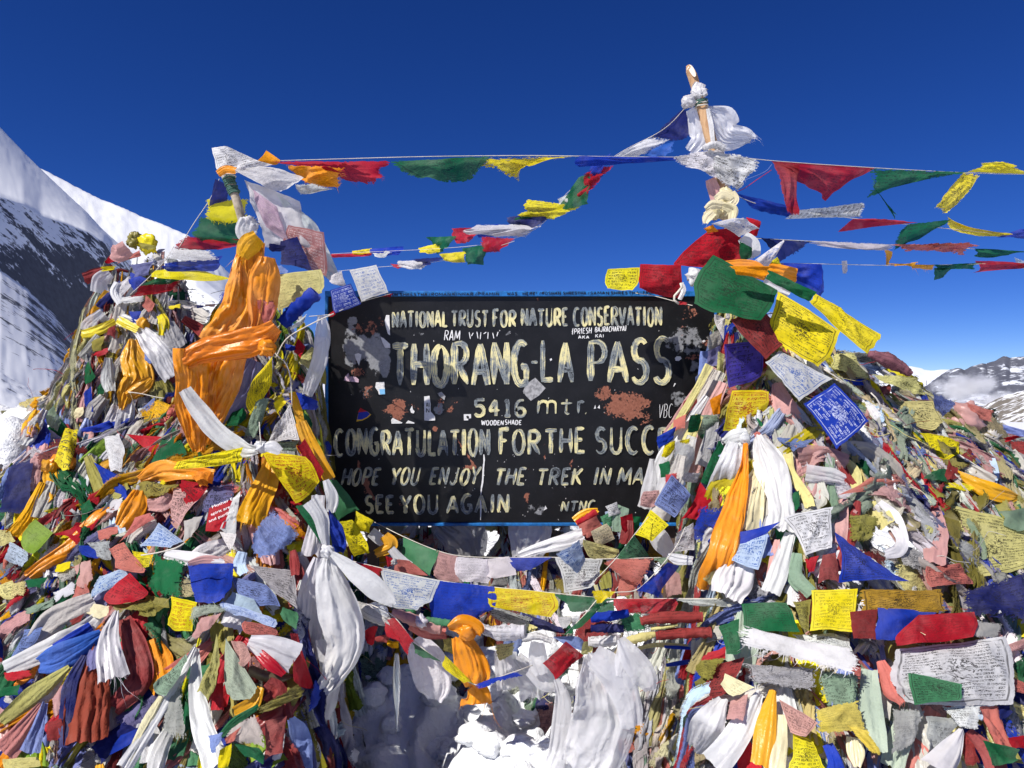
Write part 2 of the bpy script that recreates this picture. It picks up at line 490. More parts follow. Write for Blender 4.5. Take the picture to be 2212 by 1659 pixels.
def cloth_mat(name, source='object', rough=.85, spec=.15, trans=.36, sheen=.0, prints=True, bumps=1.0, dirt=True, sheer=0.0):
    t = NT(name)
    oi = t.n.new('ShaderNodeObjectInfo')
    oc = t.vmath('ADD', t.coord('Object'), t.comb(t.math('MULTIPLY', oi.outputs['Random'], 53.0), t.math('MULTIPLY', oi.outputs['Random'], 131.0), 0.0))
    if source == 'object':
        col = t.n.new('ShaderNodeObjectInfo').outputs['Color']
    else:
        col = t.attr('Col', 'GEOMETRY').outputs['Color']
    # sun-bleached patches and grime
    fade = t.noise(oc, 14, 3)
    col = t.mix(t.math('MULTIPLY', t.ramp(fade, .5, .85), .07), col, (.85, .82, .74))
    # uneven dye and sun fading, from piece to piece and across each piece
    lo = t.noise(oc, 6, 3, .6)
    rnd = oi.outputs['Random'] if source == 'object' else t.noise(oc, 2.5, 1)
    k = t.math('MULTIPLY', t.math('MULTIPLY', t.ramp(lo, .38, .66), t.math('FRACT', t.math('MULTIPLY', rnd, 7.7))), .26)
    pale = t.mix(.42, col, (.62, .58, .52))
    col = t.mix(k, col, pale)
    col = t.mix(t.math('MULTIPLY', t.ramp(lo, .55, .30), .35), col, t.mix(.6, col, (.0, .0, .0)))
    if dirt:
        gr = t.noise(oc, 31, 4, .65)
        col = t.mix(t.math('MULTIPLY', t.ramp(gr, .5, .75), .28), col, t.mix(.75, col, (.05, .04, .03)))
    if prints:
        uvn = t.coord('UV')
        x, y, _ = t.sep(uvn)
        info = t.n.new('ShaderNodeObjectInfo').outputs['Random']
        seed = t.math('MULTIPLY', info, 37.0)
        ink = t.attr('ink', 'OBJECT' if source == 'object' else 'GEOMETRY').outputs['Fac']
        inkc = t.attr('inkcol').outputs['Color'] if source == 'object' else (.03, .028, .03)
        NR = t.attr('rows').outputs['Fac'] if source == 'object' else 9.0
        yr = t.math('MULTIPLY', y, NR)
        fr = t.math('FRACT', yr)
        row = t.math('FLOOR', yr)
        sq = t.noise(t.comb(t.math('MULTIPLY', x, t.math('MULTIPLY', NR, 3.1)), t.math('MULTIPLY', yr, 1.9), t.math('ADD', seed, row)), 1.0, 1.0)
        glyph = t.math('LESS_THAN', t.math('ABSOLUTE', t.math('SUBTRACT', sq, .5)), .055)
        inrow = t.math('MULTIPLY', t.math('GREATER_THAN', fr, .18), t.math('LESS_THAN', fr, .80))
        words = t.math('GREATER_THAN', t.noise(t.comb(t.math('MULTIPLY', x, 9.0), row, seed), 1.0, 0.0), .40)
        head = t.math('MULTIPLY', t.math('GREATER_THAN', fr, .66), t.math('LESS_THAN', fr, .80))
        text = t.math('MULTIPLY', t.math('MAXIMUM', t.math('MULTIPLY', glyph, inrow), t.math('MULTIPLY', head, t.math('GREATER_THAN', sq, .42))), words)
        dx = t.math('ABSOLUTE', t.math('SUBTRACT', x, .5)); dy = t.math('ABSOLUTE', t.math('SUBTRACT', y, .5))
        box = t.math('MAXIMUM', dx, dy)
        inside = t.math('LESS_THAN', box, .415)
        border = t.math('MULTIPLY', t.math('GREATER_THAN', box, .435), t.math('LESS_THAN', box, .452))
        rad = t.math('POWER', t.math('ADD', t.math('POWER', t.math('MULTIPLY', dx, 1.15), 2.0), t.math('POWER', dy, 2.0)), .5)
        isfig = t.math('LESS_THAN', rad, .17)
        fn = t.noise(t.comb(x, y, seed), 17.0, 2.5, .6, .6)
        fig = t.math('MULTIPLY', t.math('LESS_THAN', t.math('ABSOLUTE', t.math('SUBTRACT', fn, .5)), .05), isfig)
        body = t.math('MULTIPLY', t.math('MULTIPLY', text, inside), t.math('SUBTRACT', 1.0, isfig))
        p = t.math('MAXIMUM', t.math('MAXIMUM', body, fig), t.math('MULTIPLY', border, .8))
        worn = t.ramp(t.noise(oc, 22, 2), .25, .55)
        p = t.math('MULTIPLY', t.math('MULTIPLY', p, worn), ink, clamp=True)
        col = t.mix(p, col, inkc)
    tear = None
    if prints:                                          # torn, fraying edges
        tn = t.noise(t.comb(t.math('MULTIPLY', x, 16.0), t.math('MULTIPLY', y, 16.0), t.math('MULTIPLY', rnd, 91.0)), 1.0, 4, .7)
        e = t.math('SUBTRACT', .5, box)
        amt = t.attr('tear').outputs['Fac'] if source == 'object' else .16
        tear = t.math('LESS_THAN', e, t.math('MULTIPLY', t.math('MULTIPLY', t.math('MAXIMUM', t.math('SUBTRACT', tn, .42), 0.0), 4.0), amt))
    bn = t.noise(oc, 60, 3, .6, .8)
    nrm = t.bump(bn, .35 * bumps, .012)
    kw = {}
    base = t.pbr(col, rough, spec, nrm, **({'Sheen_Weight': sheen} if sheen else {}))
    tr = t.n.new('ShaderNodeBsdfTranslucent'); t.L(col, tr.inputs[0]); t.L(nrm, tr.inputs[1])
    mx = t.n.new('ShaderNodeMixShader'); mx.inputs[0].default_value = trans
    t.t.links.new(base, mx.inputs[1]); t.t.links.new(tr.outputs[0], mx.inputs[2])
    res = mx.outputs[0]
    if sheer:
        tp = t.n.new('ShaderNodeBsdfTransparent'); m3 = t.n.new('ShaderNodeMixShader'); m3.inputs[0].default_value = sheer
        t.t.links.new(res, m3.inputs[1]); t.t.links.new(tp.outputs[0], m3.inputs[2]); res = m3.outputs[0]
    if tear is not None:
        tp = t.n.new('ShaderNodeBsdfTransparent'); m4 = t.n.new('ShaderNodeMixShader')
        t.L(tear, m4.inputs[0]); t.t.links.new(res, m4.inputs[1]); t.t.links.new(tp.outputs[0], m4.inputs[2]); res = m4.outputs[0]
    return t.done(res)

M_FLAG = cloth_mat("printed_cotton")
M_GAUZE = cloth_mat("thin_flag_cotton", trans=.45, bumps=.6, sheer=.05)
M_SILK = cloth_mat("khata_silk", rough=.34, spec=.45, trans=.26, prints=False, bumps=.55, dirt=False)
M_DULL = cloth_mat("weathered_scarf", rough=.75, spec=.2, trans=.2, prints=False, bumps=1.2)
M_HEAP = cloth_mat("old_flag_cloth", source='attr', trans=.22, bumps=1.8)

def film_mat():
    t = NT("thin_white_film")
    oc = t.coord('Object')
    h = t.noise(oc, 13, 3, .5, 1.2)
    n = t.bump(h, .45, .02)
    col = t.n.new('ShaderNodeObjectInfo').outputs['Color']
    a = t.pbr(col, .22, .6, n)
    tr = t.n.new('ShaderNodeBsdfTranslucent'); t.L(col, tr.inputs[0]); t.L(n, tr.inputs[1])
    tp = t.n.new('ShaderNodeBsdfTransparent')
    m1 = t.n.new('ShaderNodeMixShader'); m1.inputs[0].default_value = .5
    m2 = t.n.new('ShaderNodeMixShader'); m2.inputs[0].default_value = .13
    t.t.links.new(a, m1.inputs[1]); t.t.links.new(tr.outputs[0], m1.inputs[2])
    t.t.links.new(m1.outputs[0], m2.inputs[1]); t.t.links.new(tp.outputs[0], m2.inputs[2])
    return t.done(m2.outputs[0])
M_FILM = film_mat()

def simple(name, col, rough=.8, spec=.3, var=.25, scale=40, bumpd=.004, metallic=0.0):
    t = NT(name)
    oc = t.coord('Object')
    n = t.noise(oc, scale, 4, .6)
    c = t.mix(t.math('MULTIPLY', t.ramp(n, .35, .7), var), col, tuple(a * .35 for a in col))
    return t.done(t.pbr(c, rough, spec, t.bump(n, .5, bumpd), Metallic=metallic))

M_CORD = simple("twine", (.62, .58, .5), .9)
M_CORDG = simple("green_twine", (.06, .13, .10), .9)
M_BLUEPAINT = simple("blue_enamel", (.014, .16, .48), .5, .35, .7, 45)
M_STEEL = simple("rusty_steel", (.12, .08, .06), .8)

def wood_mat():
    t = NT("peeled_branch_wood")
    oc = t.coord('Object')
    g = t.noise(t.vmath('MULTIPLY', oc, (1, 1, .15)), 70, 4, .6)
    sp = t.noise(oc, 55, 3, .6)
    c = t.mix(t.ramp(g, .35, .7), (.52, .33, .18), (.36, .20, .10))
    c = t.mix(t.ramp(sp, .62, .70), c, (.72, .66, .55))
    return t.done(t.pbr(c, .7, .25, t.bump(g, .5, .004)))
M_WOOD = wood_mat()
M_WOODGREY = simple("weathered_wood", (.42, .36, .28), .85, .2, .7, 50)
M_CUTWOOD = simple("fresh_cut_wood", (.80, .70, .58), .7)
M_SLAT = simple("ochre_slat", (.42, .26, .04), .7)
M_HORN = simple("horn", (.13, .10, .06), .45, .4, .6, 30)

def ice_mat():
    t = NT("ice")
    g = t.n.new('ShaderNodeBsdfPrincipled')
    g.inputs['Base Color'].default_value = (.8, .86, .9, 1); g.inputs['Roughness'].default_value = .28
    g.inputs['Transmission Weight'].default_value = .75; g.inputs['IOR'].default_value = 1.31
    return t.done(g.outputs[0])
M_ICE = ice_mat()

def snow_mat():
    t = NT("snow")
    gp = t.n.new('ShaderNodeNewGeometry').outputs['Position']
    a = t.noise(gp, 7, 5, .6); b = t.noise(gp, 38, 4, .65); c2 = t.noise(gp, 2.2, 3)
    col = t.mix(t.math('MULTIPLY', t.ramp(c2, .5, .72), .25), (.80, .82, .845), (.52, .50, .47))
    h = t.math('ADD', a, t.math('MULTIPLY', b, .25))
    return t.done(t.pbr(col, .55, .3, t.bump(h, .7, .06), Subsurface_Weight=.0))
M_SNOW = snow_mat()

def alpine_mat(name, rock=(.10, .095, .10), snowlo=.35, snowhi=.6, streak=.02, dirn=(1, 1, 1), rockcov=.0, scale=1.0, w1=.95, diag=False, lowrock=0.0, snowc=(.86, .88, .91)):
    """snow on the gentle faces, bare rock on the steep ones, with wind-blown streaks"""
    t = NT(name)
    geo = t.n.new('ShaderNodeNewGeometry')
    pos = geo.outputs['Position']
    nz = t.sep(geo.outputs['Normal'])[2]
    if diag:                                            # beds of rock dipping away to the right
        X_, Y_, Z_ = t.sep(pos)
        across = t.math('ADD', t.math('MULTIPLY', Y_, .55), t.math('MULTIPLY', Z_, .9))
        along = t.math('SUBTRACT', t.math('MULTIPLY', Y_, .8), t.math('MULTIPLY', Z_, .6))
        v = t.comb(across, t.math('MULTIPLY', along, .34), t.math('MULTIPLY', X_, .5))
    else:
        v = t.vmath('MULTIPLY', pos, dirn)
    s1 = t.noise(v, streak * scale, 6, .65)
    s2 = t.noise(pos, streak * 3.1 * scale, 5, .6)
    s3 = t.noise(v, streak * 6 * scale, 4, .7)
    f = t.math('ADD', nz, t.math('MULTIPLY', t.math('SUBTRACT', s1, .5), w1))
    f = t.math('ADD', f, t.math('MULTIPLY', t.math('SUBTRACT', s2, .5), .45))
    f = t.math('ADD', f, t.math('MULTIPLY', t.math('SUBTRACT', s3, .5), .55))
    f = t.math('SUBTRACT', f, rockcov)
    if lowrock:
        f = t.math('SUBTRACT', f, t.math('MULTIPLY', t.ramp(t.sep(pos)[2], 85.0, 30.0), lowrock))
    sn = t.ramp(f, snowlo, snowhi)
    rc = t.mix(s2, tuple(a * .55 for a in rock), tuple(min(1, a * 1.7) for a in rock))
    col = t.mix(sn, rc, snowc)
    h = t.math('ADD', s2, t.math('MULTIPLY', s3, .6))
    return t.done(t.pbr(col, .75, .2, t.bump(h, .7, .15 / streak / scale * .02)))

# ------------------------------------------------------------------ setting
def polar_ground():
    rr = np.concatenate([np.arange(.6, 8, .045), np.geomspace(8, 26000, 60)])
    aa = np.concatenate([np.linspace(-60, 60, 300), np.linspace(62, 298, 60)]) * np.pi / 180
    Rr, A = np.meshgrid(rr, aa, indexing='ij')
    X, Yv = np.sin(A) * Rr, np.cos(A) * Rr
    Z = G(X, Yv) - 120 * smooth(60, 900, Rr) - 500 * smooth(900, 6000, Rr)
    V = np.stack([X, Yv, Z], -1).reshape(-1, 3)
    n, m = Rr.shape
    F = gridf(n, m, 0, True).tolist()
    F.append(list(range(m)))
    o = mk("snow_ground", V, [f[::-1] for f in F], M_SNOW)
    o['kind'] = 'structure'
polar_ground()

def strips(curves, cols, noise_amp, seed, name, mat, sub=14):
    """terrain lofted through rows given as functions u -> (v, depth)"""
    rows = []
    for a, b in zip(curves, curves[1:]):
        va, ya = a(cols); vb, yb = b(cols)
        A = np.stack([(cols - U0) / K * ya, ya, CAMZ - (va - V0) / K * ya], -1)
        B = np.stack([(cols - U0) / K * yb, yb, CAMZ - (vb - V0) / K * yb], -1)
        for k in range(sub):
            t = k / sub
            rows.append(A * (1 - t) + B * t)
    rows.append(B)
    P = np.stack(rows)                                # rows x cols x 3
    sc = 1.0 / noise_amp
    ns = .55 * fbm(P[..., 0] * .12 * sc, (P[..., 1] + P[..., 2] * 1.5) * .12 * sc, seed, 4) + .45 * ridged(P[..., 0] * .25 * sc, (P[..., 1] + P[..., 2]) * .25 * sc, seed + 5, 3)
    du = unit(np.gradient(P, axis=1)); dv = unit(np.gradient(P, axis=0))
    N = unit(np.cross(du, dv)); N = np.where(N[..., 2:3] < 0, -N, N)
    fade = np.ones(P.shape[0]); fade[:1] = .6
    P = P + N * (ns * noise_amp * fade[:, None])[..., None]
    o = mk(name, P.reshape(-1, 3), gridf(P.shape[0], P.shape[1]), mat)
    o['kind'] = 'structure'
    return o

def crv(pts, yf):
    us = [p[0] for p in pts]; vs = [p[1] for p in pts]
    return lambda c: (np.interp(c, us, vs), yf(c) if callable(yf) else np.full_like(c, float(yf)))

M_MTN = alpine_mat("snowy_mountain", (.075, .08, .095), .52, .62, .085, (.8, .35, 1.6), -.12, w1=1.15, diag=True, lowrock=.22)
cols = np.linspace(-420, 760, 260)
crest = [(-420, -120), (-150, 120), (0, 275), (60, 338), (118, 394), (150, 424), (185, 456), (220, 494), (260, 530), (300, 548), (420, 576), (480, 615), (560, 690), (760, 870)]
back_crest = [(60, 352), (100, 370), (118, 380), (160, 402), (220, 432), (260, 446), (300, 466), (345, 482), (405, 508), (480, 575), (560, 660), (760, 840)]
lip = [(-420, 330), (0, 425), (50, 440), (90, 466), (140, 482), (185, 500), (225, 524), (242, 552), (300, 566), (420, 590), (560, 700), (760, 880)]
low = [(-420, 480), (0, 585), (60, 625), (120, 680), (200, 770), (240, 800), (300, 810), (420, 800), (560, 850), (760, 930)]
mid = [(-420, 640), (0, 800), (120, 870), (240, 960), (400, 980), (760, 1000)]
strips([crv([(a, b + 160) for a, b in crest], 1100.0), crv(crest, 740.0),
        crv(lip, lambda c: np.minimum(286 * K / np.maximum(U0 - c, 300), 560)),
        crv([(a, b + 48 - .00012 * a * a) for a, b in lip], lambda c: np.minimum(276 * K / np.maximum(U0 - c, 300), 540)),
        crv(low, lambda c: np.minimum(256 * K / np.maximum(U0 - c, 300), 500)),
        crv(mid, 170.0), crv([(-420, 1010), (760, 1010)], 30.0)], cols, .45, 31, "mountain", M_MTN, 22)

M_FIELD = alpine_mat("snowfield", (.10, .10, .11), .30, .50, .03, (1, .5, 1.5), -.1)
strips([crv([(a, b + 120) for a, b in back_crest], 1300.0), crv(back_crest, 1000.0), crv([(60, 470), (220, 540), (420, 640), (760, 960)], 760.0), crv([(60, 640), (760, 1000)], 600.0)],
       np.linspace(60, 760, 160), 1.6, 33, "snowfield_ridge", M_FIELD, 18)

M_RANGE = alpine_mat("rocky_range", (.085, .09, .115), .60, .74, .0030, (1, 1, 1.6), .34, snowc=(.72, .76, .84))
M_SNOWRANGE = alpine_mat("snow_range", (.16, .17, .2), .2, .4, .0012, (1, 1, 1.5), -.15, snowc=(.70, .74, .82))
far1 = [(1300, 860), (1700, 815), (1900, 800), (1965, 792), (2007, 803), (2063, 799), (2095, 798), (2160, 806), (2260, 800), (2700, 830)]
cols = np.linspace(1300, 2700, 200)
strips([crv([(a, b + 15) for a, b in far1], 13000.0), crv(far1, 11000.0), crv([(1300, 880), (2700, 880)], 9000.0)], cols, 45.0, 41, "snowy_range", M_SNOWRANGE, 16)
far2 = [(1900, 880), (2000, 842), (2024, 827), (2050, 812), (2070, 806), (2084, 809), (2106, 793), (2122, 787), (2132, 789.5), (2152, 784), (2170, 774), (2181, 779), (2212, 773), (2300, 758), (2450, 740), (2700, 790)]
cols = np.linspace(1900, 2700, 260)
strips([crv([(a, b + 25) for a, b in far2], 8200.0), crv(far2, 7000.0), crv([(1900, 900), (2212, 862), (2700, 850)], 5600.0), crv([(1900, 930), (2700, 930)], 4800.0)], cols, 70.0, 43, "rocky_mountain_range", M_RANGE, 20)
M_HILL = alpine_mat("scree_hillside", (.17, .15, .12), .80, .88, .06, (.35, 1.6, 1.2), .10)
hill = [(1950, 1000), (2050, 925), (2100, 893), (2134, 874), (2163, 858), (2212, 844), (2350, 800), (2700, 740)]
cols = np.linspace(1950, 2700, 150)
strips([crv([(a, b + 40) for a, b in hill], 520.0), crv(hill, 420.0), crv([(1950, 1010), (2212, 900), (2400, 860), (2700, 830)], 300.0),
        crv([(1950, 1040), (2212, 940), (2700, 930)], 230.0), crv([(1950, 1060), (2700, 1060)], 60.0)], cols, 1.2, 47, "scree_hillside", M_HILL, 16)

def cloud(name, u, v, Y, w, h, seed, dens):
    c = P3(u, v, Y); a = w / K * Y / 2; b = h / K * Y / 2
    t = NT("cloud_vapour")
    tc = t.coord('Object')
    r = t.vmath('LENGTH', t.vmath('DIVIDE', tc, (a, a * .8, b)))
    n = t.noise(tc, 3.2 / a, 6, .62)
    d = t.math('SUBTRACT', t.math('MULTIPLY', t.math('SUBTRACT', n, .22), 2.2), t.math('MULTIPLY', r, 1.0))
    d = t.math('MULTIPLY', t.math('MAXIMUM', d, 0.0), dens)
    pv = t.n.new('ShaderNodeVolumePrincipled')
    pv.inputs['Color'].default_value = (.99, .99, 1, 1); t.L(d, pv.inputs['Density']); pv.inputs['Anisotropy'].default_value = .2
    t.t.links.new(pv.outputs[0], t.out.inputs['Volume'])
    n_, m_ = 14, 20
    th = np.linspace(.01, np.pi - .01, n_); ph = np.linspace(0, 2 * np.pi, m_, endpoint=False)
    PH, TH = np.meshgrid(ph, th)
    V = np.stack([np.sin(TH) * np.cos(PH) * a, np.sin(TH) * np.sin(PH) * a * .8, np.cos(TH) * b], -1).reshape(-1, 3)
    o = mk(name, V, gridf(n_, m_, 0, True).tolist() + [list(range(m_)), [(n_ - 1) * m_ + i for i in range(m_)][::-1]], t.m)
    import bmesh
    bm = bmesh.new(); bm.from_mesh(o.data); bmesh.ops.recalc_face_normals(bm, faces=bm.faces); bm.to_mesh(o.data); bm.free()
    o.location = c
    o['kind'] = 'structure'
cloud("cloud", 2085, 838, 4300, 190, 100, 1, .05)
cloud("cloud", 2185, 866, 4000, 230, 62, 2, .04)

# ------------------------------------------------------------------ the sign
SY = 3.57
def S4(x4, y4, off=0.0):
    """point on the board from its place in the close view of the board"""
    u, v = px('R4', x4, y4)
    p = P3(u, v, SY); p[1] -= off
    return p
SL, SR_ = P3(703, 0, SY)[0], P3(1549, 0, SY)[0]
ST, SB = P3(0, 629, SY)[2], P3(0, 1134, SY)[2]
SIGN = empty("trek_sign", ((SL + SR_) / 2, SY, .0))
tag(SIGN, "black painted metal trek sign with hand-lettered cream words and a blue edge", "sign")
ORG = np.array(SIGN.location)

def spart(name, V, F, mat, uv=None, parent=SIGN, sm=False):
    o = mk(name, np.asarray(V) - ORG, F, mat, None, uv, sm)
    o.parent = parent
    return o

def board_mat():
    t = NT("chipped_black_paint")
    oc = t.coord('Object')
    ru = t.attr('rust', 'GEOMETRY').outputs['Fac']; pe = t.attr('peel', 'GEOMETRY').outputs['Fac']
    n1 = t.noise(oc, 26, 5, .65); n2 = t.noise(oc, 95, 4, .6); n3 = t.noise(oc, 11, 4)
    vo = t.n.new('ShaderNodeTexVoronoi'); vo.inputs['Scale'].default_value = 60; t.L(oc, vo.inputs['Vector'])
    base = t.mix(t.ramp(n3, .4, .7), (.0045, .0045, .0052), (.009, .009, .0105))
    base = t.mix(t.math('MULTIPLY', t.ramp(n2, .60, .75), .25), base, (.06, .06, .065))
    # thin grey film where old paper was stuck
    pf = t.math('ADD', pe, t.math('MULTIPLY', t.math('SUBTRACT', n1, .5), .9))
    pm = t.math('MULTIPLY', t.ramp(pf, .46, .56), .92)
    grey = t.mix(n2, (.13, .135, .145), (.38, .39, .41))
    base = t.mix(pm, base, grey)
    rf = t.math('ADD', ru, t.math('ADD', t.math('MULTIPLY', t.math('SUBTRACT', n1, .5), 1.25), t.math('MULTIPLY', t.math('SUBTRACT', n2, .5), .75)))
    rm = t.ramp(rf, .57, .68)
    rust = t.mix(n2, (.13, .035, .02), (.42, .17, .11))
    col = t.mix(rm, base, rust)
    rough = t.math('ADD', .42, t.math('MULTIPLY', rm, .4))
    h = t.math('SUBTRACT', t.math('MULTIPLY', n2, .15), t.math('MULTIPLY', rm, .6))
    return t.done(t.pbr(col, rough, .35, t.bump(h, .5, .004)))

# (x, y, rx, ry, strength) in the close view
RUST = [(250, 330, 110, 75, .62), (330, 300, 60, 50, .5), (430, 790, 75, 85, .78), (380, 800, 60, 60, .5), (215, 585, 80, 40, .6), (265, 690, 70, 60, .62),
        (520, 790, 60, 60, .5), (690, 770, 75, 75, .55), (740, 740, 40, 40, .55), (1700, 770, 175, 110, .80), (1570, 710, 70, 70, .68), (1790, 830, 80, 70, .6), (2050, 260, 70, 55, .6), (2010, 330, 40, 120, .52),
        (2080, 500, 110, 24, .62), (2140, 420, 40, 30, .7), (1145, 1275, 26, 45, .72), (255, 1210, 34, 80, .62), (800, 595, 26, 40, .6), (860, 600, 20, 24, .7), (636, 900, 20, 22, .95), (1160, 180, 120, 20, .48), (1560, 175, 140, 22, .5),
        (450, 1300, 40, 50, .55), (830, 1110, 60, 22, .66), (1240, 1020, 10, 130, .6), (1340, 620, 16, 70, .55), (215, 1100, 10, 60, .75), (1150, 1110, 60, 30, .5), (1390, 1090, 20, 40, .66), (1020, 1330, 80, 40, .48), (1900, 1010, 40, 40, .5), (2190, 500, 40, 60, .6)]
PEEL = [(170, 430, 60, 190, .62), (230, 450, 90, 110, .66), (320, 480, 85, 150, .72), (360, 540, 40, 100, .75), (180, 300, 40, 40, .7), (2030, 410, 140, 130, .56), (1930, 420, 40, 60, .55), (1985, 730, 75, 70, .52), (660, 785, 50, 50, .6), (1200, 1340, 80, 50, .5), (550, 370, 60, 18, .5), (250, 690, 60, 60, .5), (2090, 560, 80, 80, .5), (1070, 370, 120, 30, .42)]

def field(X, Z, lst):
    f = np.zeros_like(X)
    for (x, y, rx, ry, s) in lst:
        p = S4(x, y); ax = rx * .39062 / K * SY; az = ry * .39062 / K * SY
        r = np.hypot((X - p[0]) / ax, (Z - p[2]) / az)
        f = np.maximum(f, s * smooth(1.35, .35, r))
    return f

nx, nz = 190, 116
bx = np.linspace(SL + .008, SR_ - .008, nx); bz = np.linspace(ST - .022, SB + .006, nz)
BX, BZ = np.meshgrid(bx, bz)
BY = SY + .0035 * fbm(BX * 3, BZ * 3, 77, 2) + .0025
rust = field(BX, BZ, RUST)
# scratches
for (x0, y0, x1, y1, w) in [(745, 935, 860, 1112, 5), (800, 960, 830, 1030, 4), (905, 1010, 930, 930, 4), (230, 1165, 300, 1285, 8), (240, 1160, 262, 1230, 6), (770, 560, 800, 600, 4)]:
    a, b = S4(x0, y0), S4(x1, y1)
    d = (b - a)[[0, 2]]; L2 = d @ d
    tt = np.clip(((BX - a[0]) * d[0] + (BZ - a[2]) * d[1]) / L2, 0, 1)
    dist = np.hypot(BX - a[0] - tt * d[0], BZ - a[2] - tt * d[1]) / (w * .39062 / K * SY)
    rust = np.maximum(rust, .85 * smooth(2.2, .6, dist))
peel = field(BX, BZ, PEEL)
panel = spart("panel", np.stack([BX, BY, BZ], -1).reshape(-1, 3), gridf(nz, nx), board_mat(), sm=True)
for nm, arr in (("rust", rust), ("peel", peel)):
    a = panel.data.attributes.new(nm, 'FLOAT', 'POINT')
    a.data.foreach_set("value", arr.astype(np.float32).ravel())

def boxv(x0, x1, y0, y1, z0, z1):
    V = [(x, y, z) for x in (x0, x1) for y in (y0, y1) for z in (z0, z1)]
    F = [(0, 1, 3, 2), (4, 6, 7, 5), (0, 4, 5, 1), (2, 3, 7, 6), (0, 2, 6, 4), (1, 5, 7, 3)]
    return np.array(V, float), F, np.zeros((8, 2))

spart("back_sheet", *boxv(SL + .004, SR_ - .004, SY + .014, SY + .018, SB + .004, ST - .004)[:2], M_STEEL)
fr = join([boxv(SL, SR_, SY - .012, SY + .03, ST - .026, ST), boxv(SL, SR_, SY - .012, SY + .03, SB - .003, SB + .011),
           boxv(SL - .001, SL + .013, SY - .0095, SY + .028, SB + .011, ST - .026), boxv(SR_ - .013, SR_ + .001, SY - .0095, SY + .028, SB + .011, ST - .026)])
frame = spart("frame", fr[0], fr[1], M_BLUEPAINT)
bv = frame.modifiers.new("bevel", 'BEVEL'); bv.width = .0025; bv.segments = 2
for s in (-1, 1):
    x = (SL + SR_) / 2 + s * .72
    spart("post", *boxv(x - .025, x + .025, SY + .032, SY + .08, -.1, ST - .03)[:2], M_STEEL)

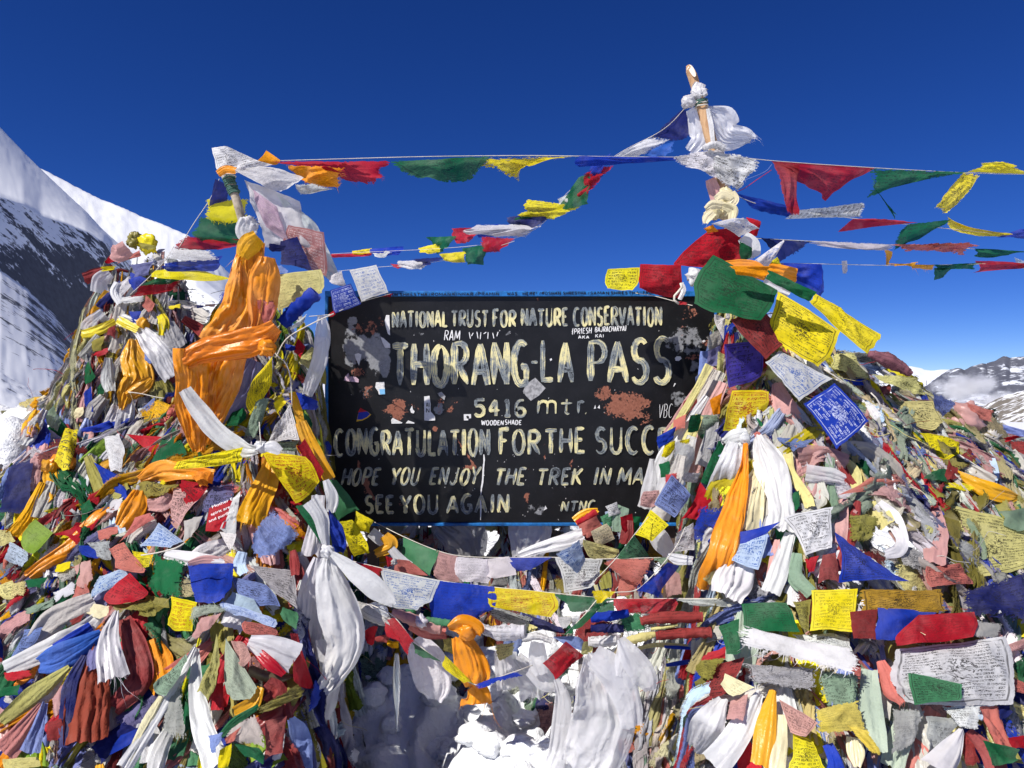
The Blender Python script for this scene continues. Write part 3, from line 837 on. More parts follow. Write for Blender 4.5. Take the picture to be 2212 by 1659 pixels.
# ---- brush lettering: strokes of every letter in a unit box, y up
def arc(cx, cy, rx, ry, a0, a1, n=9):
    return [(cx + rx * math.cos(R(a0 + (a1 - a0) * i / n)), cy + ry * math.sin(R(a0 + (a1 - a0) * i / n))) for i in range(n + 1)]
O_ = arc(.5, .5, .44, .5, 90, 450, 18)
GL = {
 'A': [[(.46, 1), (.02, 0)], [(.5, 1), (.98, 0)], [(.2, .32), (.82, .32)]],
 'B': [[(.1, 1), (.1, 0)], [(.1, .97)] + arc(.45, .76, .4, .22, 90, -90) + [(.1, .54)], [(.12, .52)] + arc(.5, .27, .42, .26, 90, -90) + [(.1, .02)]],
 'C': [arc(.58, .5, .5, .5, 55, 305, 14)],
 'D': [[(.1, 1), (.1, 0)], [(.1, .97)] + arc(.4, .5, .52, .48, 90, -90) + [(.1, .03)]],
 'E': [[(.12, 1), (.12, 0)], [(.1, .95), (.95, .97)], [(.12, .52), (.75, .53)], [(.1, .04), (.98, .05)]],
 'F': [[(.12, 1), (.12, 0)], [(.1, .95), (.95, .97)], [(.12, .52), (.75, .53)]],
 'G': [arc(.56, .5, .5, .5, 58, 300, 14) + [(.86, .1)], [(.52, .42), (.98, .44)], [(.88, .44), (.86, .02)]],
 'H': [[(.1, 1), (.06, 0)], [(.9, 1), (.94, 0)], [(.1, .5), (.9, .5)]],
 'I': [[(.5, 1), (.5, 0)]],
 'J': [[(.8, 1), (.78, .3)] + arc(.45, .26, .33, .26, 0, -170, 8)],
 'K': [[(.12, 1), (.08, 0)], [(.92, 1), (.15, .45)], [(.32, .55), (1, 0)]],
 'L': [[(.15, 1), (.12, 0)], [(.12, .05), (.95, .06)]],
 'M': [[(.12, 1), (.02, 0)], [(.14, .98), (.5, .2)], [(.5, .2), (.88, 1)], [(.88, 1), (.98, 0)]],
 'N': [[(.1, 1), (.08, 0)], [(.1, .98), (.88, .02)], [(.9, 1), (.9, 0)]],
 'O': [O_],
 'P': [[(.14, 1), (.12, 0)], [(.12, .97)] + arc(.48, .72, .44, .26, 90, -90) + [(.14, .46)]],
 'R': [[(.12, 1), (.1, 0)], [(.12, .97)] + arc(.48, .74, .42, .24, 90, -90) + [(.14, .5)], [(.36, .5), (.98, 0)]],
 'S': [arc(.54, .75, .38, .25, 40, 250, 10) + arc(.46, .26, .42, .26, 80, -150, 12)],
 'T': [[(.0, .95), (1, .97)], [(.5, .95), (.48, 0)]],
 'U': [[(.1, 1), (.1, .3)] + arc(.48, .3, .38, .29, 180, 350, 9) + [(.87, .4), (.9, 1)]],
 'V': [[(.04, 1), (.48, 0)], [(.96, 1), (.5, 0)]],
 'W': [[(.02, 1), (.25, 0)], [(.25, 0), (.5, .8)], [(.5, .8), (.75, 0)], [(.75, 0), (.98, 1)]],
 'Y': [[(.02, 1), (.5, .45)], [(.98, 1), (.5, .45)], [(.5, .47), (.46, 0)]],
 '1': [[(.25, .8), (.55, 1)], [(.55, 1), (.55, .02)], [(.15, .03), (.92, .03)]],
 '4': [[(.62, 1), (.05, .35)], [(.05, .34), (.98, .36)], [(.66, 1), (.66, 0)]],
 '5': [[(.2, .95), (.95, .97)], [(.2, .96), (.16, .55)], [(.16, .55)] + arc(.48, .31, .42, .3, 110, -150, 12)],
 '6': [[(.8, .97)] + arc(.62, .5, .52, .48, 100, 180, 6) + arc(.5, .26, .38, .25, 180, 530, 14)],
 'm': [[(.1, 1), (.04, 0)], [(.1, .7)] + arc(.32, .72, .2, .24, 150, 0, 6) + [(.5, 0)], [(.52, .7)] + arc(.72, .72, .2, .24, 150, 0, 6) + [(.92, 0)]],
 't': [[(.5, 1.15), (.44, .2)] + arc(.62, .18, .2, .18, 180, 300, 5), [(.05, .8), (.95, .84)]],
 'r': [[(.15, 1), (.12, 0)], [(.15, .65)] + arc(.55, .68, .36, .28, 150, 40, 6)],
 '.': [[(.3, .06), (.55, .02)]], '-': [[(.05, .5), (.95, .52)]], '/': [[(.1, 0), (.9, 1)]], '!': [[(.5, 1), (.5, .3)], [(.5, .08), (.5, 0)]],
 '{': [[(.8, 1), (.4, .9), (.5, .6), (.1, .5), (.5, .4), (.4, .1), (.8, 0)]], '}': [[(.2, 1), (.6, .9), (.5, .6), (.9, .5), (.5, .4), (.6, .1), (.2, 0)]],
}
WID = {'I': .42, '1': .7, 'M': 1.3, 'W': 1.3, 'm': 1.6, '.': .5, '-': .6, ' ': .6, 'L': .85, 'E': .85, 'F': .85, 'S': .9, 't': .8, 'r': .7, '/': .6, '{': .5, '}': .5, '!': .4}

def letter_mat(name, lo, hi, cut=.40, seed=0.0):
    t = NT(name)
    oc = t.coord('Object'); uvn = t.coord('UV')
    x, y, _ = t.sep(uvn)
    lt0 = t.noise(oc, 5, 1)
    st = t.noise(t.comb(t.math('MULTIPLY', x, .55), t.math('MULTIPLY', y, 4.2), t.math('MULTIPLY', lt0, 1.5)), 2.2, 4, .6)
    lt = t.noise(oc, 9, 3, .6)
    gr = t.noise(oc, 160, 3, .7)
    f = t.math('ADD', t.math('MULTIPLY', st, .8), t.math('MULTIPLY', lt, .9))
    f = t.math('ADD', f, t.math('MULTIPLY', t.math('SUBTRACT', gr, .5), .22))
    col = t.mix(t.ramp(f, .82, .95), lo, hi)
    edge = t.math('ABSOLUTE', t.math('SUBTRACT', y, .5))
    worn = t.math('ADD', t.math('ADD', f, t.math('MULTIPLY', gr, .22)), t.math('MULTIPLY', t.math('SUBTRACT', .3, edge), -.15))
    col = t.mix(t.ramp(worn, .74, .87), (.025, .027, .032), col)
    return t.done(t.pbr(col, .55, .3, t.bump(st, .3, .002)))
M_LET = letter_mat("brushed_cream_paint", (.20, .23, .25), (.80, .72, .36))
M_LETW = simple("white_marker", (.8, .8, .8), .6, .3, .15)
M_INK = simple("black_marker", (.006, .006, .01), .6)

_loff = [0]
def stroke(pts, w, taper=.5, off=.0022, rng=random, n=None, bulge=0):
    """brush stroke on the board plane through (x, z) points"""
    _loff[0] = (_loff[0] + 1) % 7
    pts = [np.array([p[0], 0, p[1]]) for p in pts]
    C = catmull(pts, n or max(7, len(pts) * 2)); 
    T = unit(np.gradient(C, axis=0)); S = np.stack([-T[:, 2], T[:, 0] * 0, T[:, 0]], -1)
    k = len(C); s = np.linspace(0, 1, k)
    prof = np.minimum(1, .62 + 3 * s) * np.minimum(1, taper + 3.0 * (1 - s))
    h = w / 2 * prof * (1 + .14 * np.array([rng.uniform(-1, 1) for _ in range(k)]))
    rows = []
    for q in (-1, -.33, .33, 1):
        rows.append(C + S * (h * q)[:, None])
    V = np.stack(rows, 1); V[..., 1] = SY - off - .00022 * _loff[0]
    L = np.linalg.norm(np.diff(C, axis=0), axis=1).sum()
    uv = np.stack(np.broadcast_arrays((s * L * 8)[:, None] + rng.random() * 9, np.array([0, .33, .67, 1])[None, :]), -1).reshape(-1, 2)
    return V.reshape(-1, 3), gridf(k, 4).tolist(), uv

def word(text, x0, x1, yt, yb, w, slant=0.0, wob=1.0, off=.0022, rise=0.0, rng=None):
    """letters of a word between two x places of the close view; returns mesh pieces"""
    rng = rng or random.Random(hash(text) % 1000 if False else sum(map(ord, text)))
    ws = [WID.get(c, 1.0) for c in text]
    gap = .30
    tot = sum(ws) + gap * (len(ws) - 1)
    sc = (x1 - x0) / tot
    out = []; x = x0
    for c, cw in zip(text, ws):
        if c in GL:
            jy = rng.uniform(-.03, .03) * wob * (yb - yt); js = 1 + rng.uniform(-.05, .05) * wob
            dy = rise * (x - x0)
            for st in GL[c]:
                q = []
                for (a, b) in st:
                    X = x + a * cw * sc + slant * b * (yb - yt); Y = yb - b * (yb - yt) * js + jy + dy
                    p = S4(X, Y); q.append((p[0], p[2]))
                out.append(stroke(q, w * .78 * .39062 / K * SY * rng.uniform(.85, 1.12), rng.choice([.25, .5, .8]), off, rng))
        x += (cw + gap) * sc
    return out

def lettering(pieces, mat):
    V, F, uv = join(pieces)
    return spart("lettering", V, F, mat, uv)
lettering(word("NATIONAL", 402, 706, 246, 334, 19) + word("TRUST", 728, 930, 242, 331, 20) + word("FOR", 958, 1082, 238, 330, 20)
          + word("NATURE", 1115, 1370, 234, 328, 20) + word("CONSERVATION", 1402, 1888, 224, 326, 20), M_LET)
lettering(word("THORANG", 402, 1152, 428, 652, 46, .0, .7) + word("-", 1166, 1206, 500, 560, 24) + word("L", 1222, 1292, 420, 640, 38)
          + word("A", 1322, 1396, 418, 640, 40) + word("P", 1484, 1582, 415, 635, 46) + word("A", 1596, 1700, 412, 640, 44) + word("SS", 1722, 1940, 412, 645, 46), M_LET)
lettering(word("5416", 850, 1140, 736, 828, 25) + word("m", 1200, 1312, 742, 814, 20) + word("t", 1330, 1398, 742, 812, 18) + word("r", 1424, 1464, 742, 812, 20) + word(".", 1462, 1480, 740, 812, 14), M_LET)
lettering(word("CONGRATULATION", 82, 936, 902, 1042, 28) + word("FOR", 992, 1216, 896, 1034, 28) + word("THE", 1246, 1464, 896, 1030, 28) + word("SUCCE", 1522, 1930, 894, 1032, 29), M_LET)
lettering(word("HOPE", 118, 322, 1114, 1206, 22, .22) + word("YOU", 386, 540, 1112, 1206, 21, .22) + word("ENJOY", 603, 872, 1112, 1204, 20, .22)
          + word("THE", 962, 1128, 1116, 1206, 22, .2) + word("TREK", 1196, 1440, 1116, 1206, 22, .18) + word("IN", 1508, 1596, 1112, 1204, 21, .2) + word("MA", 1642, 1780, 1112, 1206, 22, .2), M_LET)
lettering(word("SEE", 250, 410, 1266, 1362, 25) + word("YOU", 446, 654, 1264, 1364, 26) + word("AGAIN", 702, 1042, 1262, 1360, 26, .05) + word("NTNC", 1330, 1516, 1296, 1352, 15, .2), M_LET)
W = lambda *a, **k: word(*a, **k)
lettering(W("RAM", 686, 772, 352, 408, 7, .1) + [p for (x0, y0, x1, y1) in [(825, 362, 832, 400), (848, 366, 838, 384), (868, 360, 874, 398), (890, 362, 886, 402), (905, 372, 920, 362), (930, 362, 928, 400), (955, 366, 962, 398), (985, 360, 978, 386), (992, 352, 996, 356)]
          for p in [stroke([(S4(x0, y0)[0], S4(x0, y0)[2]), (S4(x1, y1)[0], S4(x1, y1)[2])], .004)]]
          + W("{PRIESH", 1392, 1500, 344, 376, 5.5, .1, rise=-.08) + W("BAJRACHARYA}", 1520, 1692, 334, 362, 5.5, .1, rise=-.04) + W("AKA", 1428, 1488, 382, 398, 5) + W("KAI", 1522, 1570, 374, 392, 5), M_LETW)
lettering(W("WOODEN", 893, 1015, 850, 876, 7, .05) + W("SHADE", 1022, 1113, 848, 874, 7, .05), M_LETW)
lettering(W("VBC", 1870, 1945, 760, 835, 4, .1), M_LETW)
def top_word(t_, a, b, y):
    return word(t_, a, b, y, y + 15, 4.2, .05, 1.0, .0135)
lettering(top_word("ALON", 368, 432, 149) + top_word("SHRESTHA", 442, 595, 148) + top_word("/ROMAN", 602, 722, 147) + top_word("KINNAR", 732, 848, 146) + top_word("/PRAMIN", 858, 990, 145)
          + top_word("WAS", 1034, 1090, 144) + top_word("HERE!", 1120, 1200, 143) + top_word("/ROSHAN", 1212, 1330, 142) + top_word("SHRESTHA", 1342, 1470, 141) + top_word("/SAMAN", 1478, 1595, 140) + top_word("SHRESTHA", 1605, 1760, 139) + top_word("FROM", 1784, 1850, 138), M_INK)

# ---- stickers, paper scraps and drips on the board
def scrap(name, pts, mat, off=.002, parent=SIGN):
    P = [S4(x, y, off) for x, y in pts]
    c = np.mean(P, 0)
    V = P + [c]
    F = [(i, (i + 1) % len(P), len(P)) for i in range(len(P))]
    return spart(name, V, F, mat, None, parent)
M_PAPER = simple("white_paper", (.74, .74, .74), .7, .3, .2, 90)
M_GREYPAPER = simple("worn_grey_sticker", (.42, .42, .43), .7, .3, .8, 60)
M_RED = simple("red_vinyl", (.5, .01, .02), .5, .4, .1); M_BLU = simple("blue_vinyl", (.01, .03, .42), .5, .4, .1)
M_YEL = simple("yellow_vinyl", (.8, .48, .03), .5, .4, .1); M_SKYB = simple("sky_blue_vinyl", (.2, .5, .8), .5, .4, .1); M_PINK = simple("pink_scrawl", (.7, .5, .62), .7, .2, .8, 220)
scrap("paper_scrap", [(366, 268), (384, 268), (388, 380), (376, 372), (364, 330), (358, 300)], M_PAPER)
scrap("paper_scrap", [(336, 388), (352, 396), (388, 428), (389, 450), (360, 448), (346, 420)], M_PAPER)
scrap("sticker", [(192, 484), (212, 478), (230, 486), (226, 508), (216, 548), (208, 530), (198, 508)], M_PAPER)
s = scrap("sticker", [(310, 640), (356, 637), (361, 706), (326, 708), (322, 690), (306, 668)], M_PAPER)
scrap("print", [(328, 678), (359, 676), (360, 705), (333, 706)], M_SKYB, .0027, SIGN)
scrap("sticker", [(132, 630), (142, 604), (158, 588), (162, 606), (200, 610), (215, 624), (214, 640), (170, 636)], M_PINK)
sec = [(200, 852)] + [(200 + 84 * math.cos(R(a)) * 1.0, 854 + 76 * math.sin(R(a))) for a in range(-80, 1, 10)]
fan = [(206, 850), (216, 800), (240, 790), (262, 798), (280, 812)]
s = scrap("sticker", [(202, 856), (214, 806), (222, 794), (262, 800), (284, 818), (264, 836), (236, 850)], M_YEL, .0018)
scrap("print", [(206, 846), (214, 808), (222, 796), (262, 801), (278, 815), (260, 832), (234, 844)], M_BLU, .0024)
scrap("print", [(210, 806), (224, 780), (240, 790), (262, 800), (232, 804)], M_RED, .0029)
scrap("notice", [(576, 718), (606, 714), (612, 760), (612, 800), (636, 828), (637, 850), (600, 852), (577, 850)], M_PAPER)
lettering(W("AI", 588, 606, 752, 776, 4.5, off=.0026) + W("N", 588, 606, 782, 806, 4.5, off=.0026), M_INK)
scrap("sticker", [(795, 816), (835, 815), (836, 838), (820, 840), (820, 850), (796, 850)], M_PAPER)
scrap("print", [(808, 828), (816, 824), (824, 828), (824, 838), (814, 841)], M_INK, .0027)
scrap("paper_scrap", [(394, 848), (402, 836), (430, 850), (456, 862), (452, 867), (396, 868)], M_PAPER)
scrap("paper_scrap", [(474, 866), (488, 850), (522, 862), (522, 868)], M_PAPER)
scrap("paper_scrap", [(498, 790), (510, 768), (514, 790), (524, 800), (518, 812), (504, 808)], M_PAPER)
scrap("sticker", [(1122, 690), (1140, 650), (1190, 614), (1248, 672), (1212, 712), (1166, 742), (1140, 716)], M_GREYPAPER)
scrap("sticker", [(650, 700), (672, 692), (694, 716), (688, 738), (660, 716)], M_GREYPAPER)
scrap("paint_dab", [(1962, 506), (1972, 495), (1994, 497), (2000, 508), (1984, 522), (1966, 520)], M_PAPER)
scrap("paint_dab", [(1238, 1348), (1246, 1320), (1256, 1338)], M_PAPER)
scrap("paint_dab", [(1270, 512), (1280, 506), (1284, 516), (1274, 522)], M_PAPER)
scrap("paint_dab", [(1514, 786), (1522, 764), (1526, 784)], M_PAPER); scrap("paint_dab", [(1534, 780), (1546, 764), (1548, 786)], M_PAPER)
scrap("paint_dab", [(1953, 664), (1960, 644), (1968, 646), (1958, 662)], M_PAPER); scrap("paint_dab", [(2112, 412), (2124, 404), (2132, 412), (2120, 420)], M_PAPER)
rng = random.Random(3)
dr = []
path = [(906, 1038), (908, 1070), (904, 1110), (902, 1150), (899, 1190), (893, 1225), (890, 1262)]
dr.append(stroke([(S4(x, y)[0], S4(x, y)[2]) for x, y in path], .0075, .4, .003, rng, 26))
dr.append(stroke([(S4(x, y)[0], S4(x, y)[2]) for x, y in [(888, 1290), (890, 1330), (888, 1400)]], .006, .4, .003, rng, 14))
for _ in range(70):
    x, y = rng.uniform(700, 1400), rng.uniform(1000, 1400)
    if rng.random() < .4: x, y = rng.uniform(150, 2000), rng.uniform(180, 1400)
    p, q = S4(x, y), S4(x + rng.uniform(-5, 5), y + rng.uniform(2, 7))
    dr.append(stroke([(p[0], p[2]), (q[0], q[2])], rng.uniform(.0012, .003), .5, .003, rng, 4))
V, F, uv = join(dr)
spart("white_drip", V, F, M_LETW, uv)

